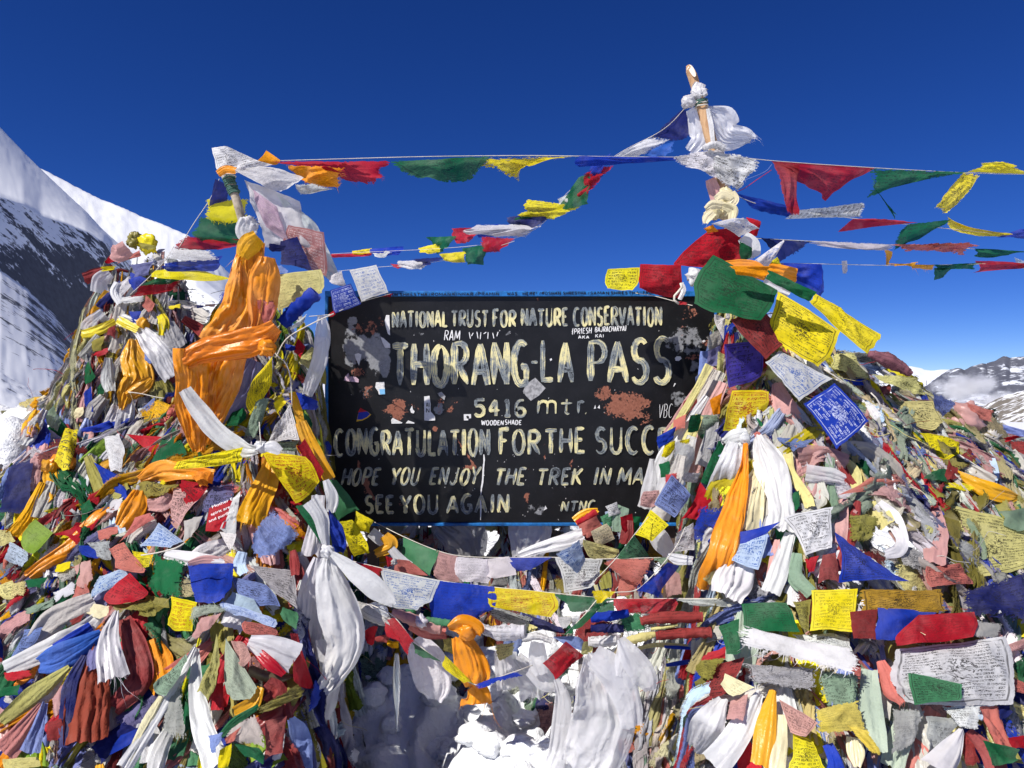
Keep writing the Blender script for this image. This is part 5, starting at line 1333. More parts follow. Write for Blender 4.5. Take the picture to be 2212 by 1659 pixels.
S|R3|1860,1180,22 1920,1300,62 1945,1510,55|b|c l12|periwinkle cloth hanging by the shaded snow at lower left centre
S|R3|2000,1330,16 2030,1420,28 2050,1510,40|Y|c l11|
F|R3|G2|-|1800,470 1900,500 1890,620 1790,560|l11 ff|
S|R3|1700,950,40 1760,1010,60 1700,1090,40|M|c l11|
S|R3|1870,110,20 1880,190,30 1885,270,25|M|c l14|
S|R3|1550,120,30 1530,200,40 1560,260,30|T|c l13|
S|R3|800,1010,60 780,1150,80 730,1290,50|w|m l4|
F|R3|n|-|560,1350 800,1200 900,1240 640,1480|l5|
F|R3|B|-|770,1290 950,1220 920,1310 700,1420|l7|
F|R3|y|-|30,1440 240,1430 260,1520 40,1520|l9|
F|R3|k|-|990,610 1060,600 1110,860 1010,830|l3|
F|R3|N3|-|880,540 1040,560 1000,900 920,900|l2|
F|R3|O|-|900,700 1000,720 990,900 930,900|l3|
F|R3|y|p|0,330 80,300 90,410 0,420|l12 x|
F|R3|y|p|80,320 165,300 150,400 70,415|l12 x|
F|R3|G|-|160,300 310,280 260,350 180,350|l11|
F|R3|R|-|60,420 180,330 190,380 30,500|l10|
F|R3|g|-|160,480 330,420 340,470 180,520|l10|
F|R3|P|-|0,590 180,470 190,560 20,650|l9|
F|R3|M|-|440,560 540,510 520,570 450,590|l11|
F|R3|A|-|0,540 60,490 70,530 0,560|l9|
F|R3|W|-|330,380 500,300 480,390 350,440|l10|
F|R3|S|-|500,300 580,340 570,420 450,420|l10|
F|R3|w|p|360,230 500,220 470,280 390,310|l10 x|
# ---- left back pile
F|R0|S|-|640,765 755,712 760,742 630,785|l6|
F|R0|v|-|690,790 832,770 800,842 720,862|l6|
F|R0|Y|-|535,800 622,795 610,816 535,826|l6|
F|R0|o|-|740,668 842,690 832,722 750,702|l6|
F|R0|B|-|705,830 790,868 720,930 690,880|l6|
F|R0|W|-|625,970 785,938 765,992 610,1005|l7|
F|R0|S|-|780,950 832,1000 812,1062 760,1012|l6|
F|R0|B|-|690,1040 760,1040 740,1110 700,1110|l6|
F|R0|G|-|475,1310 512,1390 460,1432 455,1362|l6|
F|R0|P|-|412,1278 452,1300 440,1342 418,1330|l6|
F|R0|l|-|370,1370 410,1370 420,1420 370,1390|l6|
F|R0|G|p|520,1450 560,1400 560,1480 520,1500|l6|
F|R0|B|-|450,1480 490,1440 500,1580 460,1560|l6|
F|R0|W|p|640,890 700,850 740,880 650,960|l6|
F|R0|o|-|490,1180 560,1170 540,1250 500,1260|l6|
F|R0|R|-|520,1250 580,1235 570,1270 490,1290|l6|
F|R0|M|-|580,1130 620,1110 620,1190 570,1170|l6|
F|R0|C|-|380,1580 440,1540 450,1590 400,1620|l6|
F|R0|B|-|570,1640 700,1610 640,1680 560,1690|l7|
S|R0|645,1060,18 740,1130,34 850,1250,62 940,1390,62|W|s l9|white silk scarf slanting down the back pile toward the orange silk
S|R0|630,1085,20 680,1110,22 740,1140,20|Y|s l10
S|R0|620,1092,18 530,1142,26 436,1165,20|Y|s l9|yellow scarf band wrapped to the left on the back pile
S|R0|712,1195,24 722,1290,68 745,1400,75 690,1470,58 655,1570,16|A|s l10|bright amber scarf gathered and hanging on the back pile
S|R0|810,1400,14 760,1440,34 680,1490,20|A|s l12
S|R0|580,1290,18 578,1400,34 592,1470,24|W|s l9|
S|R0|590,830,30 540,870,45 530,940,45|W|m l8|
S|R0|575,930,12 535,1000,20 508,1060,14|A|c l7|
S|R0|560,1050,34 490,1110,44 455,1150,30|W|m l7|
S|R0|530,1170,20 470,1250,26 430,1290,20|w|c l8|
S|R0|640,890,25 620,940,28 650,1000,20|W|c l8|
S|R0|660,960,20 640,1080,35 640,1200,40 620,1270,40|w|c l6|
S|R0|890,1100,40 920,1180,55 950,1240,55|k|c l8|
S|R0|860,1060,20 880,1100,28 870,1170,18|Y|c l10|
S|R0|980,1080,20 1060,1130,30 1100,1170,30|M|c l7|
S|R0|900,1010,30 1010,1040,55 1110,1080,30|w|c l5|
K|R0|770,1110,30|A|l8
S|R0|560,1500,30 510,1560,40 480,1620,30|w|c l7|
S|R0|690,1500,30 680,1580,40 660,1670,40|W|c l9|
S|R0|760,1560,20 770,1620,25 740,1680,30|W|c l9|
S|R0|850,1420,50 880,1500,60 860,1580,50|o|c l4|
F|R0|b|-|780,1250 830,1300 810,1330 760,1290|l8|
F|R0|b|-|760,1560 830,1500 820,1560 770,1590|l8|
F|R0|R|-|560,770 610,730 620,770 570,790|l5|
S|R0|690,700,40 640,730,45 600,720,35|P|c l5|
K|R0|720,660,45|o|l2
K|R0|790,680,45|Y|l2
# ---- middle: bundle rope and hanging things
T|R5|190,570,26 300,640,40 430,690,30|W2|white printed flags rolled loosely at the bundle rope's left end
F|R5|W|p|195,550 400,600 420,660 215,620|Y2.66 x|
F|R5|W|b|290,575 360,555 430,640 380,660|Y2.6 x|
T|R5|430,625,22 560,670,34 660,710,34 770,730,30|P|
S|R5|540,690,40 640,740,45 750,750,35|S|c Y2.64|
F|R5|G2|-|505,605 565,610 570,650 520,640|Y2.6|
K|R5|600,680,34|W|Y2.56|small white knot on the bundle rope
T|R5|630,675,22 700,685,24 775,690,20|G2|
T|R5|920,690,26 1000,735,34 1100,745,46 1230,740,36|W|white cloth twisted along the bundle rope right of the orange scarf
T|R5|1200,780,24 1290,770,22 1375,795,20|W|
F|R5|b|-|1380,770 1555,765 1560,860 1480,840|Y2.64|
F|R5|y|-|1560,800 1610,790 1620,870 1540,880|Y2.56|
T|R5|1590,800,28 1680,800,36 1760,790,30|W|
T|R5|1800,800,22 1900,775,26 1990,755,14|y|faded yellow roll of cloth on the bundle rope
T|R5|1990,765,24 2100,755,32 2230,745,32 2330,745,32|M2|dark red printed roll on the bundle rope below the other red roll
T|R5|1900,680,24 2000,660,30 2230,655,32 2330,660,30|M2|dark red printed roll above the lower red roll
T|R5|1605,655,26 1720,645,28 1830,630,20|B|bright blue roll of cloth left of the upper red roll
T|R5|1605,720,20 1720,720,28 1800,725,22|n|
F|R5|G2|p|1770,640 1900,625 1960,735 1790,752|Y2.5 w.8 ff|faded green printed flag over the blue roll on the bundle rope
T|R5|1960,725,8 2040,715,12 2120,700,10|y|
F|R5|k|p|1005,580 1265,660 1200,730 1000,660|Y2.72 f x|
F|R5|n|-|1200,625 1440,720 1430,750 1250,730|Y2.74|
F|R5|K|p|1440,650 1490,650 1490,700 1410,690|Y2.6|
S|R5|760,715,15 840,700,60 930,730,55 950,760,10|O3|s Y2.5 w1.8|
S|R5|830,760,50 870,860,85 910,980,100 905,1060,60|O3|s Y2.52 w2 p6|orange scarf knotted on the bundle rope and hanging over the snow
S|R5|905,1060,40 930,1110,80 930,1160,100|O3|s Y2.52 f
K|R5|870,740,58|O3|Y2.5|
S|R5|560,780,60 640,930,110 680,1070,95 680,1150,40|W|c Y2.72 w.4|plain white flag end hanging over the shaded snow
S|R5|1060,850,30 1090,940,60 1110,1080,70|W|m Y2.66|
S|R5|1290,800,40 1290,900,55 1310,990,40|W|m Y2.58|
F|R5|y|p|1035,815 1150,805 1140,880 1065,920|Y2.6 x|
S|R5|1150,900,60 1250,1020,90 1280,1120,100|W|m Y2.68 f|
S|R5|1240,960,40 1330,1030,60 1400,1070,30|W|m Y2.6|
S|R5|1590,880,40 1640,1020,130 1680,1230,170 1620,1450,180 1560,1580,150|W|m Y2.36 w1.0 p5|big translucent white plastic sheet hanging from the rope over the snow
S|R5|1620,880,60 1740,980,90 1820,1150,80 1850,1300,60|W|m Y2.33
S|R5|1400,1020,20 1440,1150,50 1420,1400,60 1380,1560,60|W|m Y2.52|
S|R5|1780,780,25 1840,890,70 1920,1000,75 1960,1090,35|W|m Y2.32|white plastic bag puffed out to the right of the plastic sheet
S|R5|1790,790,25 1790,900,40 1780,1000,50|W|m Y2.33
S|R5|2060,290,14 2120,310,30 2210,320,24|W|c Y2.6|
S|R5|1180,290,20 1320,240,35 1480,200,50 1560,170,40|W|s Y2.95|long white scarf slanting up from the upper cord toward the sign's right corner
S|R5|745,70,120 860,180,130 900,300,95|k|m Y3.66|grey translucent plastic hanging behind the sign's lower edge
S|R5|1250,70,120 1240,190,125 1220,310,80|W|m Y3.64|whitish torn plastic hanging under the sign's lower edge
S|R5|300,150,30 350,190,35 400,230,30|W|m Y2.95|
S|R5|380,170,30 420,230,40 330,280,25|A|s Y2.94|
S|R5|420,250,25 480,320,30 540,350,20|W|s Y2.9|
F|R5|S|-|440,310 530,320 640,410 450,400|Y2.8|
F|R5|R|-|390,290 440,310 430,350 400,360|Y2.84|
K|R5|440,328,22|k|Y2.76
S|R5|1510,90,30 1580,40,28 1650,20,14|A|s Y3.1|
T|R5|1520,100,18 1570,75,20 1640,30,20|R|red rolled cloth at the sign's lower right corner
F|R5|S|-|1530,110 1640,50 1690,120 1560,210|Y3.0 w.6|salmon flag with yellow curl at the sign's lower right corner
F|R5|C|p|1605,148 1705,95 1745,190 1640,238|Y2.85 w.3 z|small cream square flag with printed figure and border
F|R5|T|-|1690,30 1800,20 1750,120 1690,120|Y3.0|
S|R5|1800,0,35 1780,60,45 1770,150,40|g|c Y2.95|
S|R5|1830,80,25 1820,160,35 1800,220,28|M|c Y2.92|
F|R5|G|-|1850,60 1900,60 1870,170 1760,250|Y2.98|
F|R5|Y|p|1960,18 2068,110 1968,205 1862,165|Y2.78 w.5 x|pale yellow printed flag below the light blue printed flag
F|R5|y|p|1560,195 1760,250 1750,300 1600,305|Y2.84 x|
F|R5|T|b|1390,285 1540,190 1570,310 1520,400|Y2.76 w.8 x|
F|R5|W|p|2120,150 2212,95 2220,260 2090,270|Y2.7 x|white printed flag hanging on the cord right of the pale yellow one
F|R5|P|-|2060,350 2130,400 2140,520 2050,540|Y2.7|
T|R6|325,975,10 260,1160,13 190,1355,13|X|ochre wooden slat leaning in the dark gap under the ropes
F|R5|A|-|390,790 470,800 460,840 400,830|Y2.7|
F|R5|R|-|260,740 340,690 320,820 280,810|Y2.62|
F|R5|o|p|720,770 830,790 800,880 730,850|Y2.75 x|
F|R5|M|-|330,770 420,750 400,810 300,800|Y2.7|
S|R5|1880,840,10 2000,820,14 2200,830,12|y|c Y2.55|
S|R5|2040,830,8 2130,835,10 2330,850,8|B|c Y2.53|
S|R5|2050,940,10 2140,925,14 2210,915,10|B|c Y2.6|
# ---- big white scarf tied left of centre
S|R5|40,240,20 20,150,35 0,60,45 -60,-40,50|W|s Y2.62|
S|R5|50,270,25 60,420,80 120,640,125 150,820,115 90,980,80 20,1080,50|W|s Y2.5 p2|big white satin scarf hanging from its knot left of the centre
S|R5|70,280,18 170,360,45 300,460,62 400,540,45 440,590,15|W|s Y2.46|right tail of the big white satin scarf lying across the cords
S|R5|0,300,40 -40,500,90 -60,700,90 -70,900,60|W|s Y2.58|left fold of the big white satin scarf
K|R5|45,265,42|W|Y2.48|knot of the big white satin scarf
S|R5|20,780,50 60,950,60 40,1130,70 0,1240,60|W|m Y2.54 f|thin white torn cloth under the big white satin scarf
F|R5|Y|p|0,930 70,905 60,1020 -5,1060|Y2.58|
"""

# strings of flags: G region | cord path x,y,depth | label ; then g colour | ink | corners | options
STRINGS = r"""
G|R8|-1676,547,3.35 -1250,534,3.35 -800,522,3.35 -300,517,3.35 100,522,3.38 430,525,3.4 560,520,3.36|string of flags strung across the sky between the two poles
g|R|-|-1580,548 -1003,543 -1000,650 -1230,625|w1.1 bf
g|G|p|-985,545 -500,522 -560,600 -830,640|w1.0 bf
g|Y|p|-580,530 -60,518 -330,575 -350,625|w1.1 bf
g|B|-|-25,520 430,526 425,540 -20,560|w.6
G|R8|560,500,3.36 940,543,3.45 1440,578,3.6 1925,604,3.8 2220,612,3.9 2400,610,4.0|upper string of flags running from the right pole to the right edge
g|R|p|945,545 1440,580 1230,712 1060,620|w.6
g|R|-|945,548 1075,560 1055,778 1010,770|w.7
g|G|p|1440,580 1925,604 1640,645 1440,700|w.7
g|G|-|1432,640 1470,700 1560,795 1545,800|w.9
g|Y|p|1900,600 1985,615 1830,790 1772,745|w.8 x bf
g|Y|-|1925,602 2230,612 2150,560 1985,565|w1.0 bf
G|R8|740,710,3.4 860,760,3.45 1060,795,3.55 1350,835,3.7 1620,865,3.85 1860,890,4.0 2200,925,4.2|second string of flags going right from the pole below the upper string
g|B|-|740,698 1062,780 1050,818 840,770|w.9
g|W|p|1010,838 1065,795 1330,762 1355,835|w.8 x
g|R|-|1275,905 1350,838 1500,832 1625,865|w.8
g|G|p|1620,865 1840,838 1680,920 1570,968|w.8
g|Y|-|1828,820 1890,880 2180,912 1880,900|w.9
g|B|-|2080,930 2190,890 2260,900 2240,940|w.8
G|R8|830,935,3.4 1130,950,3.5 1400,965,3.7 1550,970,3.8 1980,990,4.1 2240,1005,4.3|third ragged string of flags right of the pole
g|n|-|850,930 1130,950 980,1040 940,950|w.9 bf
g|W|-|1130,945 1545,965 1500,990 1180,965|w1.0 tf
g|S|-|1545,965 1975,970 1900,1010 1570,1000|w1.2 bf
g|G|-|1965,985 2230,1000 2100,1020 1970,1025|w1.0
G|R8|900,1060,3.4 1180,1065,3.55 1500,1072,3.8 1760,1070,4.0 2240,1060,4.4|lowest string of flags right of the pole with a bright blue flag
g|B|-|985,1062 1185,1066 1195,1160 1150,1215|w.5
g|W|-|1290,1050 1315,1048 1320,1105 1295,1100|w1
g|A|-|1505,985 1545,1000 1530,1060 1515,1065|w1
g|A|-|1520,1062 1755,1070 1735,1095 1560,1088|w1 bf
g|G|-|1755,1070 2005,1055 1960,1085 1755,1085|w1.2
g|G|-|1758,1085 1850,1085 1790,1130 1755,1138|w.8
g|R|-|1970,1048 2240,1062 2220,1080 1970,1095|w.9
g|T|-|2165,1030 2215,1050 2225,1090 2180,1070|w.9
G|R8|510,265,3.42 380,390,3.6 150,515,4.2 -80,690,4.9 -420,950,5.8 -1290,1015,7.6|string of flags rising from the far left to the right pole's top
g|n|-|500,262 530,360 495,430 350,400|w1.0 bf
g|W|-|415,435 330,415 165,515 260,520|w1.0 bf
g|B2|-|300,490 440,440 450,515 320,520|w.9 bf
g|R|-|135,565 35,580 -10,640 70,650|w1.1
g|G|-|35,590 -40,630 -140,760 10,730|w1.2
g|B|-|120,505 25,575 20,640 110,575|w1
g|W|-|-60,690 -150,740 -150,790 -70,760|w1.1
g|R|-|30,640 -60,720 -40,760 40,690|w1.1
g|G|-|-270,800 -370,835 -350,880 -270,850|w1
g|B|-|-450,865 -560,880 -540,920 -460,910|w1
g|Y|p|-1190,1000 -1090,985 -1090,1010 -1170,1020|w1
g|Y|p|-40,775 -300,735 -320,800 -90,832|w1.2 bf
g|n|-|-200,798 -400,830 -350,890 -230,872|w1
g|W|-|-227,858 -560,868 -590,905 -300,912|w1.2 bf
g|R|-|-550,880 -680,885 -660,948 -590,945|w1.2
g|G|-|-660,925 -812,930 -770,995 -690,985|w1.1
g|Y|-|-730,955 -850,985 -830,1015 -740,995|w1
g|B|-|-930,975 -1093,990 -1060,1018 -950,1012|w1
g|W|-|-970,1000 -1090,1005 -1070,1025 -980,1020|w1
g|R|-|-1090,1010 -1290,1015 -1270,1030 -1110,1025|w1
G|R8|-365,950,5.4 -560,1010,5.8 -800,1060,6.3 -1100,1085,6.8 -1290,1105,7.2|short far string of flags low in the sky left of the centre
g|R|-|-365,935 -531,925 -500,995 -410,985|w1.2
g|G|-|-485,965 -625,985 -610,1058 -520,1045|w1.2
g|Y|-|-602,1000 -742,1015 -710,1050 -620,1045|w1
g|W|-|-790,1045 -953,1050 -930,1086 -830,1082|w1
g|n|-|-719,1030 -883,1040 -850,1070 -740,1066|w1
g|R|-|-930,1070 -990,1065 -970,1085 -940,1085|w1
G|R1|1400,460,3.40 1340,590,3.40 1240,740,3.39 1145,895,3.38|row of flags fanning left from the left pole's top
g|n|-|1375,458 1470,510 1450,580 1338,605|w.7
g|Y|-|1320,590 1580,588 1597,700 1288,702|w.8 bf
g|G|-|1278,702 1535,712 1552,842 1200,827|w.7
g|R|-|1193,825 1548,845 1500,892 1142,895|w.7
G|R1|1110,890,3.3 1050,985,3.28 960,1080,3.25 830,1200,3.2|row of flags blown right across the back pile
g|W|-|1108,898 1335,918 1385,962 1058,990|w.9 tf
g|B|-|1060,1000 1408,952 1388,1032 1028,1035|w.7
g|Y|-|1000,1045 1200,1018 1430,1085 960,1088|w.9
g|G|-|900,1140 1030,1082 1215,1085 1060,1132|w.8
g|R|-|885,1145 1158,1108 1100,1162 832,1197|w.7
G|R1|1160,1272,3.3 1260,1280,3.35 1400,1258,3.4|thin cord of small flags between the back pile and the orange silk
g|Y|-|1070,1272 1160,1262 1150,1285 1080,1290|w1
g|W|-|1170,1265 1250,1268 1240,1290 1180,1290|w1
g|B|-|1250,1265 1300,1268 1290,1285 1255,1285|w1
g|P|-|1310,1262 1370,1258 1365,1275 1320,1280|w1
G|R5|320,90,3.15 500,180,3.0 700,262,2.92 860,295,2.9 1120,302,2.88 1370,300,2.86 1660,310,2.84 1970,303,2.82 2210,297,2.8|upper cord of flags sagging under the sign
g|G2|-|498,182 698,262 645,402 490,300|w.4
g|P|-|698,260 812,295 822,442 655,412|w.4
g|W|-|812,295 988,310 992,452 825,442|w.8
g|W|-|988,310 1118,295 1158,400 992,450|w.4
g|B|-|1118,302 1370,300 1250,372 1130,392|w.8
g|W|p|1400,300 1668,311 1662,462 1452,502|w.6 x
g|S|-|1740,310 1972,305 1882,462 1690,335|w.7
g|S|-|1780,400 1880,420 1860,510 1770,515|w.8
g|g|-|1972,302 2060,300 2050,340 2000,332|w.8
g|W|-|2080,298 2205,292 2200,325 2120,352|w.9
G|R5|120,305,2.74 370,365,2.7 705,437,2.66 1025,476,2.62 1385,512,2.6 1740,546,2.58 2080,545,2.56 2800,545,2.5 3380,540,2.45|main cord of large flags sagging across the middle under the sign
g|R|-|125,305 368,367 355,462 190,352|w.7
g|W|b|370,366 702,437 675,622 355,562|w.3 x
g|B|-|705,437 1025,474 1002,662 678,668|w.35
g|Y|r|1028,477 1380,512 1366,648 1018,585|w.4 z
g|G|-|1388,515 1738,547 1640,600 1500,625|w.7
g|G|-|1640,580 1740,560 1745,625 1650,630|w.7
g|R|p|1742,547 2102,545 2070,632 1790,632|w.4
g|W|p|2105,548 2650,545 2600,592 2200,580|w.4
g|B|-|2660,540 2790,540 2760,690 2640,660|w.6
G|R5|2165,120,2.62 2120,220,2.56 2060,305,2.52 1960,420,2.5 1870,495,2.48 1740,510,2.46 1650,545,2.44 1560,650,2.42 1460,745,2.4|blue edged cord crossing down left toward the green folded flag
g|B|-|2058,330 2122,350 2010,530 1882,492|w.5
g|Y|-|1612,495 1752,500 1690,560 1640,572|w.9
g|G|-|1640,568 1655,600 1560,705 1448,760|w.6
g|W|-|1408,655 1490,650 1470,712 1430,712|w.9
g|R|p|1455,798 1555,882 1400,1018 1325,925|w.4
G|R5|1945,60,2.75 1860,170,2.7 1760,300,2.66 1620,450,2.62|short slanting cord with a small green printed flag under the sign's right corner
g|G2|p|1860,168 1945,290 1850,305 1752,305|w.5 x
g|M|-|1755,310 1680,400 1640,470 1620,450|w.8
G|R5|300,580,2.56 430,645,2.5 560,795,2.48 710,917,2.46 920,1055,2.44 1060,1010,2.44 1190,965,2.46 1260,940,2.5|low loose cord of small flags drooping over the snow
g|R|-|400,668 440,655 555,790 520,872|w.8
g|R|-|385,680 470,740 480,800 378,765|w.8
g|G|-|548,800 712,917 650,912 555,868|w.6
g|Y|p|745,880 905,1052 850,1048 710,928|w.6
g|B|-|930,1052 1150,980 1192,1002 945,1078|w.7
G|R4|-60,275,3.35 20,268,3.3 75,258,3.25 228,195,3.28 390,150,3.4|white cord holding the flags at the sign's top left corner
g|R|-|340,165 405,148 395,158 380,172|w.8
g|R|-|40,270 78,240 85,262 60,280|w.8
G|R4|1745,146,3.45 1860,165,3.35 1990,200,3.2 2060,215,3.15|white cord tied across the sign's top right corner
g|R|-|1960,190 2030,200 2025,215 1985,212|w.7
"""

# ------------------------------------------------------------------ things tied to the two poles
DATA += r"""
F|R1|W|p|1350,262 1445,250 1730,372 1385,460|Y3.30 w.7 x|white printed flag bellying out from the left pole's tip
F|R1|W|-|1490,395 1720,382 1935,450 1800,566|Y3.27 w1.0 g|white cloth bag blown right from the left pole's tip
F|R1|O|-|1700,280 1795,345 1740,385 1635,352|Y3.34 w.8|small peaked orange flag above the left pole's white flag
F|R1|O|-|1810,372 2200,385 2160,515 1930,485|Y3.31 w1.2 rb|torn orange flag blown right under the red flag by the left pole
F|R1|W|-|1880,495 1990,490 2140,528 1900,560|Y3.28 w1.3 r|
S|R1|1390,430,22 1440,400,26 1505,408,20|O|s Y3.24|orange band tied round the left pole's tip
F|R1|W|-|1535,455 1900,600 2165,1085 1700,905|Y3.36 w1.0 g|thin white banner hanging behind the left pole's patterned cloth
F|R1|W|-|1760,550 2010,740 2165,1070 2060,1085|Y3.34 w.8 g|
F|R1|L|q|1590,510 1770,640 1850,880 1680,770|Y3.30 w.7 g|mauve banner with white oval emblems hanging right of the left pole
F|R1|L2|q|1840,755 2065,800 2085,1085 1790,920|Y3.28 w.7 g x|brick and mauve patterned end of a banner above the pale yellow flag
F|R1|n|p|1790,860 1900,830 2000,1060 1790,1010|Y3.26 w.8|
F|R1|n|-|1720,870 1830,885 1790,925 1720,920|Y3.18|
F|R1|b|-|1660,1040 1790,1010 1870,1060 1750,1070|Y3.12|
S|R1|1590,725,60 1570,790,65 1600,840,50|W|s Y3.2 w1.6|white scarf bunched round the left pole above the orange silk
K|R1|1585,760,62|W|Y3.22
S|R8|575,150,30 565,180,36 575,215,38|W|c Y3.36 w1.8|white cloth wound round the right pole below its tip
K|R8|570,200,42|W|Y3.38
K|R8|517,245,36|W|Y3.37
S|R8|600,285,25 665,350,95 710,420,75 800,420,45 838,430,25|W|m Y3.42 f|ragged white cloth blown right from the right pole's top
S|R8|530,280,28 565,380,48 570,440,45 520,500,30|W|m Y3.40|white cloth hanging left behind the right pole
S|R8|612,280,8 628,360,12 640,455,10|W|c Y3.33|
F|R8|W|p|432,522 690,478 700,650 560,612|Y3.32 w.9 x lb|white printed flag wrapped round the middle of the right pole
F|R8|W|p|600,480 938,545 765,705 640,600|Y3.30 w.9 x b|white printed flag stretched right from the right pole
T|R8|590,480,16 650,462,20 700,485,16|W|Y3.28|
S|R8|625,635,22 645,690,32 660,750,28|P|s Y3.34|
K|R8|700,725,46|C|Y3.27|cream cloth knotted round the right pole, upper lump
K|R8|640,800,46|C|Y3.26|cream cloth knotted round the right pole, lower left lump
K|R8|705,800,44|C|Y3.25
S|R8|650,740,16 690,715,24 735,735,20|C|s Y3.22|cream cloth loop over the right pole's upper lump
S|R8|735,700,14 745,740,24 715,775,18|C|s Y3.225
S|R8|600,790,14 640,765,24 690,770,20|C|s Y3.21
S|R8|690,770,18 740,790,26 735,840,18|C|s Y3.20
S|R8|640,800,22 610,830,26 600,860,14|C|s Y3.21 f
F|R8|W|b|632,862 800,815 872,885 775,930|Y3.22 w.8 x|white printed flag wrapped above the large bright red flag
F|R8|R|-|810,828 897,850 862,925 800,912|Y3.34|
F|R8|O|-|588,888 640,865 670,900 615,910|Y3.3|
S|R8|790,925,30 830,970,40 850,1030,30|W|s Y3.28|
F|R8|G|-|772,950 840,985 830,1035 775,1050|Y3.24|
F|R8|Y|p|920,1060 965,1030 995,1085 940,1100|Y3.3 x|
K|R8|545,1130,48|W|Y3.24|white cloth lump between the two red flags at the sign's top
S|R8|480,1160,10 490,1200,12 470,1245,10|W|c Y3.2
S|R8|880,1100,40 960,1110,45 1060,1130,40|O|s Y3.3|
S|R8|700,1080,30 830,1090,45 900,1120,30|O|s Y3.2|
S|R8|900,1140,25 960,1170,40 1030,1210,30|W|s Y3.22|
T|R8|935,590,1.6 860,640,1.6 800,682,1.6 760,700,1.6|R|Y3.36|thin red thread tied between the right pole and the upper string
T|R8|938,560,1.2 900,600,1.2 790,645,1.2|b|Y3.36|thin pale blue thread beside the thin red thread
T|R4|1995,90,7 2000,120,7 1970,150,7 1955,180,7 1985,205,7|W|Y3.15|
T|R7|1060,745,4 1130,790,4 1190,830,4|W|Y2.95|
T|R7|1330,880,4 1375,930,5 1385,985,5 1370,970,4|W|Y2.95|
T|R2|1745,20,4 1770,60,4 1820,100,4 1850,180,4 1860,280,4 1862,380,3|W|Y2.9|thin white cord running down through the flags left of the sign
T|R2|1655,480,3 1660,560,4 1668,630,4|W|Y2.7|
T|R1|1760,1600,4 1830,1480,4 1980,1390,4 2130,1320,4|W|Y2.95|
T|R5|190,290,3 195,400,3 200,470,2|B|Y2.66|
T|R3|900,140,4 1000,125,4 1120,95,5 1180,60,4|W|Y2.4|
T|R2|820,290,4 900,300,3 1060,330,3 1150,290,3|w|Y3.4|
"""
DATA = DATA.replace("|white knot joining the two scarf tails on the right mound", "").replace("|white knot where the diagonal scarf meets the yellow dragon flag", "").replace("|knot of the big white satin scarf", "")
DATA = DATA.replace("1640,30,20|R|red rolled", "1640,30,20|R|Y3.06|red rolled")

# ------------------------------------------------------------------ colours of the cloth
COLS = {'R': (.46, .008, .022), 'M': (.27, .035, .035), 'M2': (.36, .05, .045), 'P': (.60, .33, .31), 'P2': (.52, .20, .18), 'S': (.58, .17, .14),
        'G': (.008, .125, .045), 'G2': (.06, .24, .11), 'g': (.22, .32, .23), 'g2': (.42, .50, .40), 'l': (.22, .36, .035),
        'B': (.008, .040, .40), 'B2': (.03, .12, .48), 'b': (.20, .27, .58), 'n': (.012, .018, .13), 'v': (.17, .17, .36), 'V': (.07, .05, .42),
        'Y': (.84, .70, .012), 'Y2': (.66, .52, .08), 'y': (.66, .60, .24), 'o': (.30, .27, .055), 'o2': (.42, .40, .12),
        'O': (.94, .31, .005), 'O2': (.85, .24, .005), 'O3': (.92, .32, .006), 'A': (.86, .42, .008),
        'W': (.70, .70, .71), 'W2': (.64, .62, .60), 'w': (.54, .52, .47), 'k': (.40, .40, .40), 'C': (.80, .72, .46), 'T': (.46, .58, .74), 'K': (.42, .37, .20),
        'N': (.32, .13, .16), 'N2': (.46, .27, .03), 'N3': (.30, .055, .03), 'L': (.52, .36, .50), 'L2': (.48, .20, .19), 'H': (.13, .10, .06), 'X': (.42, .26, .04)}
CNAME = {'R': 'red', 'M': 'maroon', 'M2': 'dark red', 'P': 'pink', 'P2': 'rose red', 'S': 'salmon', 'G': 'dark green', 'G2': 'green', 'g': 'grey green', 'g2': 'pale green',
         'l': 'lime green', 'B': 'blue', 'B2': 'mid blue', 'b': 'pale blue', 'n': 'navy', 'v': 'violet grey', 'V': 'violet blue', 'Y': 'yellow', 'Y2': 'gold', 'y': 'faded yellow',
         'o': 'olive', 'o2': 'yellowish green', 'O': 'orange', 'O2': 'dark orange', 'O3': 'orange', 'A': 'amber', 'W': 'white', 'W2': 'white', 'w': 'off-white', 'k': 'grey', 'C': 'cream', 'T': 'bluish white',
         'K': 'khaki', 'N': 'mauve', 'N2': 'gold brown', 'N3': 'rust red', 'L': 'mauve', 'L2': 'brick red'}
INK = {'p': (.02, .018, .018), 'r': (.42, .04, .02), 'w': (.62, .68, .9), 'b': (.04, .12, .42), 's': (.05, .04, .05), 'q': (.75, .62, .6)}

